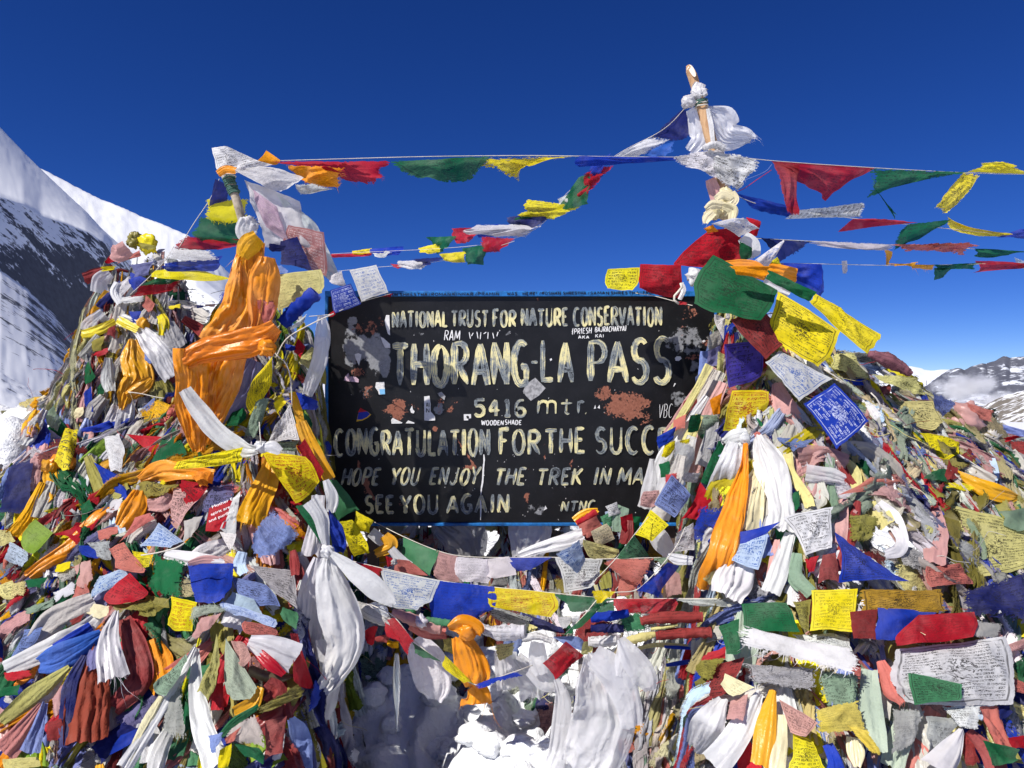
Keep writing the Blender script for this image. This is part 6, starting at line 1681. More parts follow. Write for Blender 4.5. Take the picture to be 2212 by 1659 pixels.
LANDMARKS = [("the sign's top left corner", 770, 650), ("the sign's top right corner", 1470, 650), ("the sign's lower left corner", 740, 1090), ("the sign's lower right corner", 1330, 1110),
  ("the broad yellow printed flag", 1735, 715), ("the bright blue printed flag", 1810, 890), ("the knotted white scarf on the right", 1610, 960), ("the long orange strip", 1560, 1190),
  ("the deep blue fanned flag", 1860, 1220), ("the folded yellow flag on the rope", 1795, 1318), ("the smooth red folded flag", 2020, 1355), ("the long stiff white flag", 1735, 1420),
  ("the big white emblem flag", 2060, 1460), ("the bright amber scarf", 1650, 1590), ("the big faded banner", 2130, 1170), ("the shiny amber scarf", 2130, 1060), ("the pink plastic bundle", 2085, 910),
  ("the salmon flag blown flat", 1880, 1050), ("the frayed gold cloth", 1830, 1560), ("the orange silk", 450, 850), ("the white diagonal scarf", 480, 920), ("the yellow dragon flag", 630, 1020), ("the golden fringed silk", 560, 1080),
  ("the crimson lettered flag", 470, 1115), ("the lime green flag", 75, 1165), ("the yellow striped flag", 145, 970), ("the navy flag at the left edge", 35, 1050), ("the green flag on the cord", 360, 1245), ("the blue flag on the cord", 455, 1262),
  ("the big white satin scarf", 725, 1330), ("the rust red cloth", 190, 1520), ("the white fringed scarf", 245, 1400), ("the tied white scarf strands", 400, 1500), ("the yak horn", 590, 1458), ("the periwinkle cloth", 655, 1580),
  ("the amber scarf on the back pile", 290, 810), ("the back pile's white silk scarf", 340, 780), ("the back pile's top", 300, 530), ("the left pole", 520, 460), ("the right pole", 1530, 300), ("the orange knotted scarf", 1015, 1420),
  ("the white plastic sheet", 1280, 1500), ("the white plastic bag", 1390, 1440), ("the large blue flag under the sign", 1000, 1300), ("the pale blue streaming scarf", 150, 1420), ("the orange scarf end", 380, 1030), ("the dusty pink flag", 400, 1100)]
_used = set()
def auto_label(adj, what, u, v, i=0):
    ds = sorted((math.hypot(u - a, v - b), n, a, b) for n, a, b in LANDMARKS)
    def rel(d, a, b):
        dx, dy = u - a, v - b
        if abs(dx) > abs(dy) * 1.2: return ("left of" if dx < 0 else "right of")
        return ("above" if dy < 0 else "below")
    cands = []
    for k in range(3):
        d, n, a, b = ds[k]
        cands.append(f"{adj} {what} {'just ' if d < 90 else ''}{rel(d, a, b)} {n}")
    for k in range(4):
        for j in range(k + 1, 7):
            cands.append(f"{adj} {what} {rel(*[ds[k][q] for q in (0, 2, 3)])} {ds[k][1]}, {rel(*[ds[j][q] for q in (0, 2, 3)])} {ds[j][1]}")
    for c in cands:
        c = " ".join(c.split())
        if c not in _used and len(c.split()) <= 16:
            _used.add(c); return c
    c = " ".join(f"{adj} {what} deep in the flags {cands[0].split(what)[1]}".split())
    _used.add(c); return c

def group_of(kind, u, v):
    where = "around the sign" if 690 < u < 1480 and v < 1180 else "on the ropes in the middle" if 690 < u < 1480 else "on the back pile" if (u < 400 and v < 880) else "on the left heap" if u < 700 else "on the right heap"
    return f"{kind} {where}"

def rope_Y(u): return float(np.interp(u, [700, 1560], [2.64, 2.44]))

def parse_opts(s):
    o = {}
    for k in s.split():
        if k[0] in 'Ylwp' and k[1:].replace('.', '').isdigit(): o['lift' if k[0] == 'l' else k[0]] = float(k[1:])
        else: o[k] = True
    return o

SEEDN = [100]
def place(V, F, uv, name, mat, col, parent=None, ink=0.0, inkc=(0, 0, 0)):
    V = np.asarray(V)
    c = V.mean(0)
    o = mk(name, V - c, F, mat, None, uv)
    if parent is not None:
        o.parent = parent; o.location = Vector(c) - Vector(parent.matrix_world.translation if False else parent['_c'])
    else:
        o.location = c
    o['_c'] = [float(a) for a in c]
    o.color = (*col, 1)
    o['rows'] = 9.0; o['tear'] = .0
    o['ink'] = float(ink); o['inkcol'] = [float(a) for a in inkc]
    return o

ALLT = []
def vary(col, rng, a=.12):
    k = 1 + rng.uniform(-a, a)
    return tuple(min(.9, max(.003, c * k * (1 + rng.uniform(-a, a) * .4))) for c in col)

def do_flag(reg, ck, ink, cs, opts, label, parent=None, name='prayer_flag', Yc=None, fill=False):
    SEEDN[0] += 1; sd = SEEDN[0]; rng = random.Random(sd)
    P = [px(reg, *map(float, c.split(','))) for c in cs.split()]
    cu, cv = np.mean([p[0] for p in P]), np.mean([p[1] for p in P])
    lift = opts.get('lift', 7) * .01 + (.025 if not fill else 0) + (sd % 60) * .0004
    if Yc is not None:
        Ys = Yc
    elif 'Y' in opts:
        Ys = [opts['Y'] + rng.uniform(-.03, .03) for _ in P]
        Ys = [y - .00025 * (sd % 40) for y in Ys]
        if 'a' in opts: Ys = [Ys[0], Ys[0] - .07, Ys[0] - .17, Ys[0] - .10]
    else:
        h0 = hit(cu, cv, HEAPS) or 3.0
        hs = [hit(u, v, HEAPS) for u, v in P]
        Ys = [float(np.clip(h if h else h0, h0 - .16, h0 + .16)) - lift for h in hs]
    C = [P3(u, v, y) for (u, v), y in zip(P, Ys)]
    fr = ''.join(c for k in opts if k in ('f', 'ff', 'b', 'l', 'r', 't', 'bf', 'tf', 'lf', 'rf', 'lb', 'rb', 'lt') for c in k)
    if 'ff' in opts: fr = 'lrtb'
    fr = fr.replace('f', 'b')
    w = opts.get('w', 1.0)
    diag = max(np.hypot(P[0][0] - P[2][0], P[0][1] - P[2][1]), 20)
    n = int(np.clip(diag / 6, 11, 30))
    V, F, uv = cloth(C, sd, w * 1.25, .05 + .03 * w, fr, n, n, 1.0, name == 'flag')
    if ink == 's':
        uv = uv * np.array([.35, .8]) + np.array([.08, .1]) if 'x' in opts else uv
    if name == 'flag':
        pass
    col = vary(COLS[ck], rng, .10)
    iv = 0.0
    if ink == '-' and rng.random() < .6: iv = .33; ink = 'p'
    if ink in INK and not iv: iv = {'p': .62, 'r': .8, 'w': .75, 'b': .75, 's': .8, 'q': .5}[ink]
    if 'x' in opts: iv = min(.95, iv + .25)
    o = place(V, F, uv, name, M_GAUZE if ('g' in opts or name == 'flag') else M_FLAG, col, parent, iv, INK.get(ink, (0, 0, 0)))
    o['rows'] = float(np.clip(diag / 11, 6, 20))
    o['tear'] = (rng.choice([0, 0, .01]) if (w <= .65 and not fr) or (label and not fr) else rng.choice([0, .02, .05, .10])) + (.06 if fr else 0)
    if parent is None:
        area = abs(sum(P[i][0] * P[(i + 1) % 4][1] - P[(i + 1) % 4][0] * P[i][1] for i in range(4))) / 2
        adj = 'small' if area < 2200 else 'large' if area > 11000 else ''
        what = f"{CNAME.get(ck, '')} {'printed' if iv > .4 else 'plain'} flag"
        tag(o, label or auto_label(adj, what, cu, cv), 'prayer flag', group_of('prayer flags', cu, cv))
        if label: _used.add(label)
    return o, C

def path_pts(reg, s):
    out = []
    for q in s.split():
        x, y, w = map(float, q.split(','))
        u, v = px(reg, x, y); out.append((u, v, w * REG[reg][2]))
    return out

def depth_path(pp, opts, rope=False):
    if 'Y' in opts: return [opts['Y']] * len(pp)
    if rope: return [rope_Y(u) for u, v, w in pp]
    lift = opts.get('lift', 8) * .01 + .02
    Ys = [hit(u, v, HEAPS) for u, v, w in pp]
    good = [y for y in Ys if y]
    m = float(np.median(good)) if good else 3.0
    Ys = [float(np.clip(y if y else m, m - .35, m + .35)) - lift for y in Ys]
    return Ys

def do_scarf(reg, pts, ck, opts, label, parent=None, slot=True):
    SEEDN[0] += 1; sd = SEEDN[0]; rng = random.Random(sd)
    pp = path_pts(reg, pts)
    Ys = depth_path(pp, opts)
    C = [P3(u, v, y) for (u, v, w), y in zip(pp, Ys)]
    hw = [w / K * y for (u, v, w), y in zip(pp, Ys)]
    mw = max(hw)
    pl = opts.get('p', float(np.clip(mw / .011, 2.2, 7.5)) * rng.uniform(.8, 1.2))
    w = opts.get('w', 1.0)
    V, F, uv = ribbon(C, hw, sd, pl, .50 * min(1.2, w), int(np.clip(mw / .0022, 18, 64)), 'f' in opts, .5, w)
    mat = M_FILM if 'm' in opts else M_SILK if 's' in opts else M_DULL
    nm = 'plastic_strip' if 'm' in opts else 'scarf'
    if parent is not None: nm = 'scarf_tail' if 'm' not in opts else 'loose_end'
    col_ = vary(COLS[ck], rng, .05)
    if 'm' in opts and ck == 'W': col_ = (.84, .84, .86)
    o = place(V, F, uv, nm, mat, col_, parent)
    if parent is None:
        cu, cv = np.mean([p[0] for p in pp]), np.mean([p[1] for p in pp])
        what = f"{CNAME.get(ck, '')} {'torn plastic strip' if 'm' in opts else 'silk scarf' if 's' in opts else 'cotton scarf'}"
        tag(o, label or auto_label('', what, cu, cv), 'plastic sheet' if 'm' in opts else 'scarf', group_of('plastic strips' if 'm' in opts else 'scarves', cu, cv))
        if label: _used.add(label)
    return o

def do_roll(reg, pts, ck, opts, label):
    SEEDN[0] += 1; sd = SEEDN[0]; rng = random.Random(sd)
    pp = path_pts(reg, pts)
    Ys = depth_path(pp, opts, reg == 'R5' and 'Y' not in opts)
    C = [P3(u, v, y) for (u, v, w), y in zip(pp, Ys)]
    hw = [w / K * y for (u, v, w), y in zip(pp, Ys)]
    thin = max(hw) < .009
    V, F, uv = tube(C, hw, sd, 8 if thin else 20, None if thin else max(24, 10 * len(pp)), 0 if thin else .22, True, 0 if thin or ck in 'HX' else .13)
    if thin: mat, nm, cat = M_CORD if ck in ('W', 'w') else M_DULL, 'cord', 'cord'
    else: mat, nm, cat = M_FLAG, 'rolled_flag', 'prayer flag'
    if ck == 'H': mat, nm, cat = M_HORN, 'yak_horn', 'horn'
    if ck == 'X': mat, nm, cat = M_SLAT, 'wooden_slat', 'slat'
    o = place(V, F, uv, nm, mat, vary(COLS[ck], rng, .06), None, .6 if nm == 'rolled_flag' and ck in ('N', 'W2', 'M2', 'W') else 0, INK['p'])
    cu, cv = np.mean([p[0] for p in pp]), np.mean([p[1] for p in pp])
    what = 'thin ' + CNAME.get(ck, '') + ' cord' if thin else CNAME.get(ck, '') + ' rolled flag'
    tag(o, label or auto_label('', what, cu, cv), cat)
    if nm == 'rolled_flag': o['group'] = group_of('rolled flags', cu, cv)
    if thin: o['group'] = 'thin loose cords'
    if label: _used.add(label)
    return o

def do_knot(reg, pts, ck, opts, label, parent):
    SEEDN[0] += 1; sd = SEEDN[0]; rng = random.Random(sd)
    (u, v, r), = path_pts(reg, pts)
    Y = depth_path([(u, v, r)], opts)[0]
    V, F, uv = knot(P3(u, v, Y), r / K * Y, sd, (rng.uniform(.85, 1.1), .8, rng.uniform(.85, 1.1)))
    o = place(V, F, uv, 'knot' if parent is not None else 'cloth_bundle', M_SILK if ck != 'k' else M_DULL, vary(COLS[ck], rng, .05), parent)
    if parent is None:
        tag(o, label or auto_label('', CNAME.get(ck, '') + ' bunched cloth', u, v), 'cloth bundle', 'bunched lumps of cloth')
        if label: _used.add(label)
    return o

OPT_OK = lambda s: all((k[0] in 'Ylwp' and k[1:].replace('.', '').isdigit()) or k in ('f', 'ff', 'a', 's', 'c', 'm', 'x', 'g', 'z', 'q', 'b', 'r', 'l', 't', 'tf', 'bf', 'lf', 'rf', 'lb', 'rb') for k in s.split())
MOTHER = None
prev = None; prevpos = (0, 0)
nflags = 0
for line in DATA.strip().splitlines():
    line = line.strip()
    if not line or line[0] == '#': continue
    f = line.split('|')
    if f[0] == 'F':
        _, reg, ck, ink, cs, op, lab = (f + [''])[:7]
        o, C = do_flag(reg, ck, ink, cs, parse_opts(op), lab.strip())
        nflags += 1
        if 'm' in op.split(): MOTHER = (o, C)
        prev = o
    else:
        t, reg, pts, ck = f[:4]
        rest = f[4:]; op = ''; lab = None
        for r_ in rest:
            if r_.strip() and OPT_OK(r_): op = r_
            else: lab = r_.strip()
        pp = path_pts(reg, pts); here = (pp[0][0], pp[0][1])
        opts = parse_opts(op)
        if t == 'S':
            par = prev if lab is None and prev is not None else None
            o = do_scarf(reg, pts, ck, opts, lab, par)
            if par is None: prev = o
        elif t == 'T':
            prev = do_roll(reg, pts, ck, opts, lab)
        else:
            par = prev if lab is None and prev is not None and prev.name.startswith(('scarf', 'plastic', 'cloth')) else None
            o = do_knot(reg, pts, ck, opts, lab, par)
            if par is None: prev = o

# white English words on the crimson flag
def flag_text(o, C, rows):
    tl, tr, br, bl = C
    nrm = unit(np.cross(tr - bl, tl - br)); nrm = nrm if np.dot(nrm, CAM - tl) > 0 else -nrm
    for txt, a, b, h in rows:
        p = (tl * (1 - a) + tr * a) * (1 - b) + (bl * (1 - a) + br * a) * b + nrm * .028
        cu = bpy.data.curves.new("printed_words", 'FONT'); cu.body = txt; cu.size = h
        cu.extrude = .0003
        x = unit(tr - tl); z = nrm; y = unit(np.cross(z, x)); x = unit(np.cross(y, z))
        m = bpy.data.materials.get("white_marker"); cu.materials.append(m)
        t = bpy.data.objects.new("printed_words", cu); COL.objects.link(t)
        from mathutils import Matrix
        M = Matrix(((x[0], y[0], z[0], p[0]), (x[1], y[1], z[1], p[1]), (x[2], y[2], z[2], p[2]), (0, 0, 0, 1)))
        t.parent = o
        t.matrix_parent_inverse = Matrix.Identity(4)
        M2 = Matrix.Translation(-Vector(o['_c'])) @ M
        t.matrix_basis = M2
        me = bpy.data.meshes.new_from_object(t)
        t2 = bpy.data.objects.new("printed_words", me); COL.objects.link(t2)
        t2.parent = o; t2.matrix_basis = M2
        bpy.data.objects.remove(t)
if MOTHER:
    flag_text(MOTHER[0], MOTHER[1], [("Mother Earth", .28, .30, .020), ("spirit are", .30, .58, .019), ("and purified", .26, .82, .019)])

# ------------------------------------------------------------------ strings of flags
cur = None
for line in STRINGS.strip().splitlines():
    f = line.strip().split('|')
    if f[0] == 'G':
        _, reg, path, lab = f
        uvY = []
        for q in path.split():
            x, y, Y = map(float, q.split(','))
            uvY.append((*px(reg, x, y), Y))
        C = [P3(*q) for q in uvY]
        Cc = catmull(C, 8 * len(C))
        root = empty("prayer_flag_string", C[0]); root['_c'] = [float(a) for a in C[0]]
        tag(root, lab, 'flag string', 'strings of prayer flags'); _used.add(lab)
        V, F, uv = tube(Cc, .0016, 1, 6, 12 * len(C), 0, True)
        o = place(V, F, uv, 'cord', M_CORD, (.6, .6, .55), root)
        cur = (reg, uvY, root)
    else:
        _, ck, ink, cs, op = f
        reg, uvY, root = cur
        rng = random.Random(cs)
        opts = parse_opts(op); opts['w'] = max(.62, opts.get('w', 1.0))
        P = [px(reg, *map(float, c.split(','))) for c in cs.split()]
        cu_ = np.mean([p[0] for p in P]); P = [(cu_ + (p[0] - cu_) * 1.06, p[1]) for p in P]
        g_ = 1.28 if np.mean([p[1] for p in P]) < 640 else 1.05
        P = [P[0], P[1], (P[1][0] + (P[2][0] - P[1][0]) * (1 + (g_ - 1) * .4), P[1][1] + (P[2][1] - P[1][1]) * g_), (P[0][0] + (P[3][0] - P[0][0]) * (1 + (g_ - 1) * .4), P[0][1] + (P[3][1] - P[0][1]) * g_)]
        cs = ' '.join(f'{(p[0] - REG[reg][0]) / REG[reg][2]:.1f},{(p[1] - REG[reg][1]) / REG[reg][2]:.1f}' for p in P)
        us = sorted(uvY)
        ax = [q[0] for q in us]
        if max(ax) - min(ax) > 60:
            Ys = [float(np.interp(p[0], ax, [q[2] for q in us])) - .004 for p in P]
        else:
            vs = sorted(uvY, key=lambda q: q[1])
            Ys = [float(np.interp(p[1], [q[1] for q in vs], [q[2] for q in vs])) - .004 for p in P]
        k = rng.uniform(-.05, .03) if P[0][1] < 640 else rng.uniform(-.05, -.02)
        Ys[2] += k; Ys[3] += k * rng.uniform(.5, 1.2)
        do_flag(reg, ck, ink, cs, opts, '', root, 'flag', Ys)

# ------------------------------------------------------------------ the two poles
def pole(name, reg, pts, rad, mat, Y, label, wraps):
    C = [P3(*px(reg, x, y), Yy) for (x, y), Yy in zip(pts, Y)]
    root = empty(name, C[-1]); root['_c'] = [float(a) for a in C[-1]]
    tag(root, label, 'pole')
    V, F, uv = tube(C, rad, 5, 16, 60, .10, True)
    place(V, F, uv, 'shaft', mat, (.5, .4, .3), root)
    Cc = np.array(catmull(C, 200))
    for (a, b, turns, r, m, rad_) in wraps:
        n = int(turns * 14)
        s = np.linspace(a, b, n); i = np.clip((s * 199).astype(int), 0, 198)
        T = unit(Cc[i + 1] - Cc[i]); S = unit(np.cross(T, [0, 1, 0])); N = np.cross(S, T)
        th = np.linspace(0, turns * 2 * np.pi, n)
        w = r * (1 + .15 * vn(th * 1.3, th * 0, 5))
        P = Cc[i] + S * (np.cos(th) * w)[:, None] + N * (np.sin(th) * w)[:, None]
        V, F, uv = tube(P, rad_, 3, 6, n * 2, 0, True)
        place(V, F, uv, 'twine', m, (.1, .1, .1), root)
    return root, C
lp, _ = pole("left_pole".replace("left_", "prayer_"), 'R1', [(1452, 425), (1470, 490), (1500, 570), (1525, 650), (1545, 730), (1575, 900), (1640, 1350)], [.017, .019, .018, .019, .018, .02, .022], M_WOODGREY,
     [3.35, 3.34, 3.33, 3.33, 3.34, 3.36, 3.4], "weathered wooden pole wrapped in green twine rising from the orange silk",
     [(.0, .10, 7, .024, M_CORDG, .005), (.02, .09, 4, .027, M_CORD, .003), (.12, .20, 3, .023, M_CORDG, .0045), (.23, .31, 4, .022, M_CORDG, .0045), (.05, .3, 4, .021, M_CORDG, .003)])
rp, RC = pole("prayer_pole", 'R8', [(512, 62), (524, 90), (542, 135), (590, 300), (635, 460), (680, 640), (705, 780), (750, 1020), (760, 1300)], [.009, .019, .022, .0245, .026, .026, .026, .026, .026], M_WOOD,
     [3.40, 3.40, 3.40, 3.39, 3.38, 3.38, 3.38, 3.4, 3.42], "peeled wooden pole with a slanting cut tip standing above the right mound",
     [(.335, .350, 3, .030, M_CORDG, .0035), (.34, .36, 2, .031, M_CORD, .003)])
# slanting cut face of the tip
tipc = P3(*px('R8', 534, 88), 3.378)
ring = []
for i in range(24):
    a = 2 * math.pi * i / 24
    q = px('R8', 534 + 14 * math.cos(a) * .8 + 24 * math.sin(a) * .62, 88 + 14 * math.cos(a) * -.45 + 30 * math.sin(a))
    ring.append(P3(q[0], q[1], 3.379 - .012 * math.sin(a) ))
V = np.array(ring + [list(tipc + np.array([0, -.003, 0]))])
o = place(V, [(i, (i + 1) % 24, 24) for i in range(24)], np.zeros((25, 2)), 'cut_face', M_CUTWOOD, (.8, .7, .6), rp)

# ------------------------------------------------------------------ flags and scarves filling the heaps, one by one
rng = random.Random(42)
PAL_L = ['R', 'R', 'M', 'P', 'S', 'S', 'G', 'G', 'G2', 'B', 'B', 'b', 'n', 'Y', 'Y', 'y', 'o', 'O', 'A', 'W', 'W', 'w', 'T', 'k', 'v', 'l']
PAL_R = ['P', 'P', 'S', 'M', 'R', 'g', 'G', 'g2', 'b', 'v', 'B', 'n', 'y', 'y', 'y', 'o', 'o', 'Y', 'W', 'W', 'w', 'w', 'k', 'k', 'C', 'T']
PAL_B = ['P', 'S', 'M', 'g', 'G', 'b', 'v', 'n', 'y', 'o', 'W', 'w', 'w', 'w', 'k', 'C', 'A']
zones = [(0, 690, 1080, 1655, PAL_L, 26, 1.0), (330, 690, 900, 1250, PAL_L, 8, .8), (1490, 2212, 950, 1655, PAL_R, 30, 1.0), (1620, 2150, 820, 1000, PAL_R, 8, .7),
         (60, 470, 560, 1000, PAL_B, 26, .55), (0, 330, 880, 1150, PAL_L, 12, .7)]
nf = nflags
for (u0, u1, v0, v1, pal, n, sc) in zones:
    k = 0; tries = 0
    while k < n and tries < 4000 and nf < 298:
        tries += 1
        u, v = rng.uniform(u0, u1), rng.uniform(v0, v1)
        h = hit(u, v, HEAPS, False)
        if h is None or h > 5.6: continue
        L = rng.uniform(75, 150) * sc; Wd = L * rng.uniform(.6, 1.0); a = rng.gauss(0, .7)
        c, s = math.cos(a), math.sin(a)
        pts = []
        for (x, y) in ((-.5, -.5), (.5, -.5), (.5, .5), (-.5, .5)):
            x += rng.uniform(-.14, .14); y += rng.uniform(-.14, .14)
            pts.append(f"{u + c * x * L - s * y * Wd:.0f},{v + s * x * L + c * y * Wd:.0f}")
        do_flag('D', rng.choice(pal), rng.choice('-pppppb'), ' '.join(pts), {'lift': rng.uniform(3, 5.5), 'w': rng.uniform(1.4, 2.2), 'f' if rng.random() < .3 else 'n_': True}, '', fill=True)
        nf += 1; k += 1
for (u0, u1, v0, v1, pal, n, sc) in [(0, 690, 1050, 1655, PAL_L, 40, 1.0), (1500, 2212, 900, 1655, PAL_R, 44, 1.0), (60, 460, 560, 1000, PAL_B, 46, .55), (0, 330, 880, 1150, PAL_L, 14, .7)]:
    k = 0; tries = 0
    while k < n and tries < 4000:
        tries += 1
        u, v = rng.uniform(u0, u1), rng.uniform(v0, v1)
        h = hit(u, v, HEAPS, False)
        if h is None or h > 5.6: continue
        L = rng.uniform(80, 190) * sc; a = rng.gauss(0, .35) + (.35 if u < 700 else -.1); hw = rng.uniform(16, 34) * sc
        dx, dy = -math.sin(a) * L, math.cos(a) * L
        pts = f"{u:.0f},{v:.0f},{hw * .45:.0f} {u + dx * .5 + rng.uniform(-12, 12) * sc:.0f},{v + dy * .5:.0f},{hw:.0f} {u + dx:.0f},{v + dy:.0f},{hw * rng.uniform(.5, 1.2):.0f}"
        do_scarf('D', pts, rng.choice(pal + ['W', 'w', 'W', 'w', 'P']), {'lift': rng.uniform(3, 6), rng.choice('scc'): True, 'w': rng.uniform(1, 1.5)}, '')
        k += 1

# ------------------------------------------------------------------ the packed old flags of the heaps (nobody could count these)
def rag_protos(n, seed):
    out = []
    for i in range(n):
        r = random.Random(seed + i)
        w, h = r.uniform(.8, 1.2), r.uniform(.6, 1.0)
        c = [(-w / 2, -h / 2, 0), (w / 2, -h / 2, r.uniform(-.1, .2)), (w / 2 + r.uniform(-.25, .2), h / 2, r.uniform(-.1, .2)), (-w / 2 + r.uniform(-.2, .25), h / 2, 0)]
        V, F, uv = cloth(c, seed + i, 1.7, .10, '', 14, 13, 1.2)
        out.append((V, np.array(F), uv))
    return out
_cs = CAM.copy(); CAM[:] = (0, 0, 50)
PROTOS = rag_protos(40, 900)
CAM[:] = _cs

def grad(H, x, y, e=.04):
    return (float(H(x + e, y)) - float(H(x - e, y))) / (2 * e), (float(H(x, y + e)) - float(H(x, y - e))) / (2 * e)

def strand(H, x, y, L, r, hw, lift, seed, across=False):
    """a gathered strip of cloth trailing down the slope"""
    step = .07; pts = []
    wob = r.gauss(0, .6) if not across else r.choice([-1, 1]) * r.uniform(1.2, 3.5); dirx, diry = r.gauss(0, .25), -1.0
    for k in range(int(L / step) + 2):
        z = float(H(x, y))
        if z < float(G(x, y)) + .0: break
        gx, gy = grad(H, x, y, .07)
        sl = math.sqrt(1 + gx * gx + gy * gy)
        pts.append((np.array([x, y, z]) + np.array([-gx, -gy, 1]) / sl * (lift + r.uniform(-.008, .012))))
        g = math.hypot(gx, gy) + 1e-6
        dx, dy = -gx / g + wob * gy / g, -gy / g - wob * gx / g
        dirx, diry = .5 * dirx + .5 * dx, .5 * diry + .5 * dy
        q = math.hypot(dirx, diry)
        hs = step / math.sqrt(1 + (gx * dirx / q + gy * diry / q) ** 2)
        x += dirx / q * hs; y += diry / q * hs
        wob = wob * (.85 if not across else .97) + r.gauss(0, .22)
    if len(pts) < 3: return None
    ws = [hw * (.35 + .65 * min(1, k / 2.5)) * r.uniform(.65, 1.25) for k in range(len(pts))]
    ws[0] *= .6
    return ribbon(pts, ws, seed, max(2.2, hw / .007), 1.2, 17, False, .35, 1.3, r.choice([0, .8, 1.6, 2.4]))

def heap(name, H, x0, x1, y0, y1, step, nr, ns, pal, label, seed, size=.14, apex=()):
    r = random.Random(seed); xs = np.arange(x0, x1, step); ys = np.arange(y0, y1, step)
    X, Yv = np.meshgrid(xs, ys)
    Z = H(X, Yv); gz = G(X, Yv) - .12
    low = Z < gz
    Z = np.where(low, gz, Z)
    m, n = X.shape
    idx = np.arange(m * n).reshape(m, n)
    keep = ~(low[:-1, :-1] & low[1:, 1:] & low[:-1, 1:] & low[1:, :-1])
    q = np.stack([idx[:-1, :-1], idx[:-1, 1:], idx[1:, 1:], idx[1:, :-1]], -1)[keep]
    V = [np.stack([X, Yv, Z], -1).reshape(-1, 3)]; F = q.tolist()
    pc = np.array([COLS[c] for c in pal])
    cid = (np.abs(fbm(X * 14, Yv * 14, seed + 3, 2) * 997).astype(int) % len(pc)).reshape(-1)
    Cc = [pc[cid] * .15]; UVs = [np.zeros((m * n, 2))]; INKS = [np.zeros(m * n)]  # core under the rags coloured very dark, painting shade into the gaps
    b = m * n
    k = 0; tries = 0
    while k < nr + ns and tries < (nr + ns) * 40:
        tries += 1
        x, y = r.uniform(x0, x1), r.uniform(y0, y1)
        if k >= nr and apex and r.random() < .3:
            ax, ay = r.choice(apex); x, y = ax + r.gauss(0, .14), ay + r.gauss(-.08, .10)
        z = float(H(x, y))
        if z < float(G(x, y)) - .02: continue
        gx, gy = grad(H, x, y)
        sl = math.sqrt(1 + gx * gx + gy * gy)
        if r.random() > sl / 3.2: continue
        if gy < -.25 and r.random() < .8: continue          # few on the far side
        if k < nr:
            N = np.array([-gx, -gy, 1]) / sl
            D = np.array([-gx, -gy, -(gx * gx + gy * gy)]); D = unit(D) if np.linalg.norm(D) > 1e-4 else np.array([0, -1.0, 0])
            S = np.cross(D, N)
            a = r.gauss(0, .6); D, S = D * math.cos(a) + S * math.sin(a), S * math.cos(a) - D * math.sin(a)
            t = r.gauss(-.06, .16); D, N2 = D * math.cos(t) + N * math.sin(t), N * math.cos(t) - D * math.sin(t)
            v, f, uv = PROTOS[r.randrange(len(PROTOS))]
            s = size * r.uniform(.6, 1.3)
            W_ = np.array([x, y, z]) + N * r.uniform(.0, .03) + (v[:, :1] * S + v[:, 1:2] * D + v[:, 2:3] * N2) * s
            ik = r.choice([0, .5, .6, .7]); gain = r.uniform(.45, .95)
        else:
            big = r.random() < .35
            if k % 14 == 3 and seed != 4:
                rr_ = r.uniform(.02, .045)
                N = np.array([-gx, -gy, 1]) / sl
                got = knot(np.array([x, y, z]) + N * rr_ * .6, rr_, seed * 10000 + k, (r.uniform(.8, 1.2), .9, r.uniform(.7, 1.1)))
            else: got = strand(H, x, y, r.uniform(.26, .62) * (1.7 if big else 1), r, r.uniform(.013, .032) * (1.45 if big else 1), r.uniform(.015, .04) + (.012 if (k % 6 == 0) else 0), seed * 10000 + k, k % 6 == 0 and seed != 4)
            if got is None: continue
            W_, f, uv = got; ik = 0; uv = np.column_stack([uv[:, 0], np.full(len(uv), .5)])
            if len(W_) == 560: uv[:] = .5
            gain = r.uniform(.5, 1.0)
        V.append(W_); F += [[i + b for i in q_] for q_ in (f.tolist() if isinstance(f, np.ndarray) else f)]; b += len(W_); UVs.append(uv); INKS.append(np.full(len(W_), ik))
        pl = pal if k < nr else pal + ['W', 'W', 'w', 'w', 'k', 'P']
        c = np.array(vary(COLS[r.choice(pl)], r, .2)) * gain
        Cc.append(np.repeat(c[None], len(W_), 0))
        k += 1
    for j in range(260):
        x, y = r.uniform(x0, x1), r.uniform(y0, y1)
        z = float(H(x, y))
        if z < float(G(x, y)): continue
        p = np.array([x, y, z + .05]); d = unit(np.array([r.gauss(0, .8), r.gauss(-.3, .4), r.gauss(-.5, .5)])); pts = []
        for q_ in range(6):
            pts.append(p.copy()); p = p + d * r.uniform(.02, .06); p[2] = max(p[2], float(H(p[0], p[1])) + r.uniform(.03, .06)); d = unit(d + np.array([r.gauss(0, .3) for _ in range(3)]))
        v_, f_, u_ = tube(pts, r.uniform(.0006, .0014), 1, 4, 16)
        V.append(v_); F += [[i + b for i in q_] for q_ in f_]; b += len(v_); UVs.append(np.full((len(v_), 2), .5)); INKS.append(np.zeros(len(v_)))
        Cc.append(np.repeat(np.array(COLS[r.choice(['W', 'w', 'y', 'R', 'C'])])[None], len(v_), 0))
    V = np.vstack(V); Cc = np.vstack(Cc)
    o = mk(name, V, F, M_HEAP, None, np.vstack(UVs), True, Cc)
    at = o.data.attributes.new('ink', 'FLOAT', 'POINT'); at.data.foreach_set('value', np.concatenate(INKS).astype(np.float32))
    tag(o, label, 'old flags', None, 'stuff')
    return o
heap("old_flags", H_left, -3.4, -.55, 1.8, 4.0, .045, 380, 900, PAL_L + ['w', 'k', 'n', 'M', 'g', 'o'], "packed mass of old flags forming the left heap", 1, .15, [(-1.2, 3.35), (-1.0, 3.35), (-1.7, 3.15), (-2.3, 3.1)])
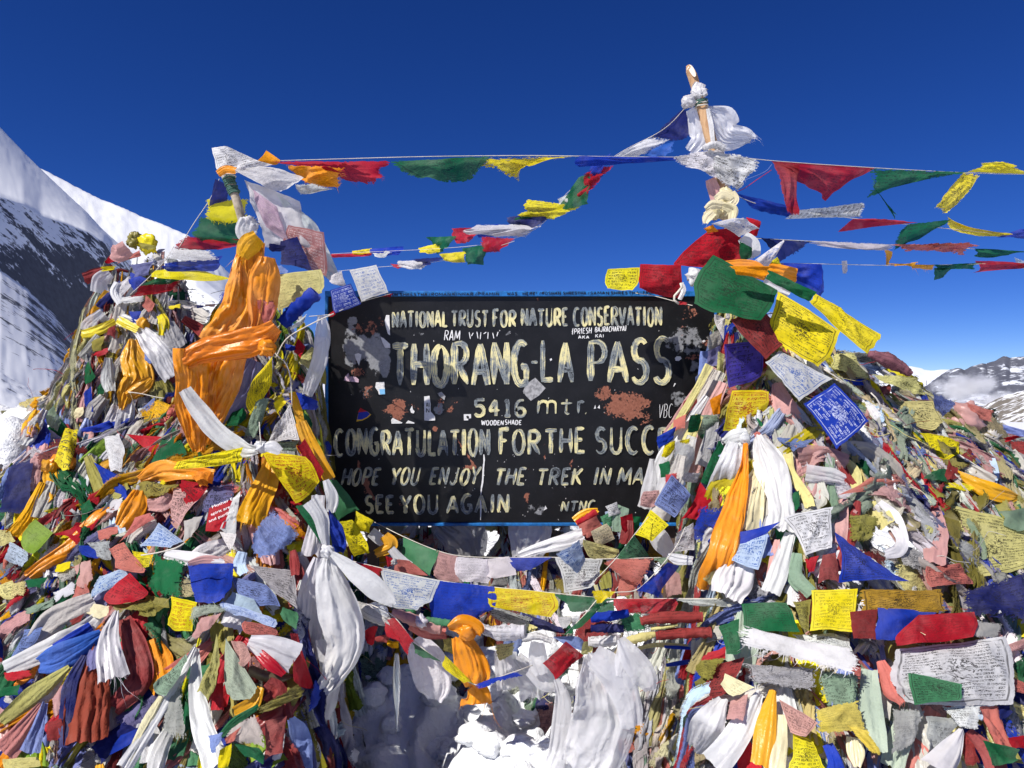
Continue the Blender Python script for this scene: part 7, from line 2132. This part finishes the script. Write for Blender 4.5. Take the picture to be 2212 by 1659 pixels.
heap("old_flags", H_right, .5, 3.2, 1.8, 4.1, .045, 420, 900, PAL_R + ['w', 'k', 'g', 'K', 'o'], "packed mass of faded old flags forming the right mound", 2, .16, [(.98, 3.42), (1.2, 3.4), (1.5, 3.4), (1.9, 3.4)])
heap("old_flags", H_back, -4.6, -1.2, 3.7, 5.4, .05, 350, 950, PAL_B, "packed mass of weathered flags forming the back pile", 3, .10, [(-2.4, 4.5), (-2.15, 4.5), (-2.6, 4.45), (-1.8, 4.4)])
heap("old_flags", H_rear, -.9, 1.2, 2.7, 4.4, .05, 200, 260, PAL_B + ['n', 'o', 'K', 'M'], "dark tangle of old flags behind and below the sign", 4, .13)

# ------------------------------------------------------------------ icicle
C = [P3(*px('R5', 455, y), 2.7) for y in (870, 930, 1050, 1180, 1330)]
V, F, uv = tube(C, [.006, .011, .013, .008, .002], 9, 10, 30, .45, True)
o = place(V, F, uv, 'icicle', M_ICE, (.8, .9, 1)); tag(o, "clear icicle hanging over the shaded snow left of the plain white flag end", 'icicle')
for o in bpy.data.objects:
    if '_c' in o: del o['_c']
    if o.get('ink') == 0.0: pass
print("flags", nf, "objects", len(bpy.data.objects))

# ------------------------------------------------------------------ broken lumps of snow in the hollow under the ropes
rng = random.Random(5)
parts = []
th = np.linspace(.02, np.pi - .02, 16); ph = np.linspace(0, 2 * np.pi, 22, endpoint=False)
PH, TH = np.meshgrid(ph, th)
D = np.stack([np.sin(TH) * np.cos(PH), np.sin(TH) * np.sin(PH), np.cos(TH)], -1)
for i in range(190):
    x, y = rng.uniform(-.78, .75), rng.uniform(2.45, 3.9)
    r = rng.uniform(.025, .065) if rng.random() < .7 else rng.uniform(.07, .13)
    so = rng.random() * 99
    q = 1 + .30 * fbm(D[..., 0] * 1.6 + so, D[..., 1] * 1.6 + D[..., 2] * 1.1, 71, 3) - .22 * np.abs(vn(D[..., 0] * 2.5 + so, D[..., 2] * 2.5 + D[..., 1], 72))
    V = np.array([x, y, float(G(x, y)) + r * rng.uniform(-.25, .25)]) + D * q[..., None] * r * np.array([rng.uniform(.8, 1.4), rng.uniform(.8, 1.2), rng.uniform(.55, .9)])
    parts.append((V.reshape(-1, 3), gridf(16, 22, 0, True).tolist(), np.zeros((16 * 22, 2))))
V, F, uv = join(parts)
tag(mk("snow_clumps", V, F, M_SNOW), "broken lumps of snow in the shaded hollow under the ropes", "snow", None, "stuff")
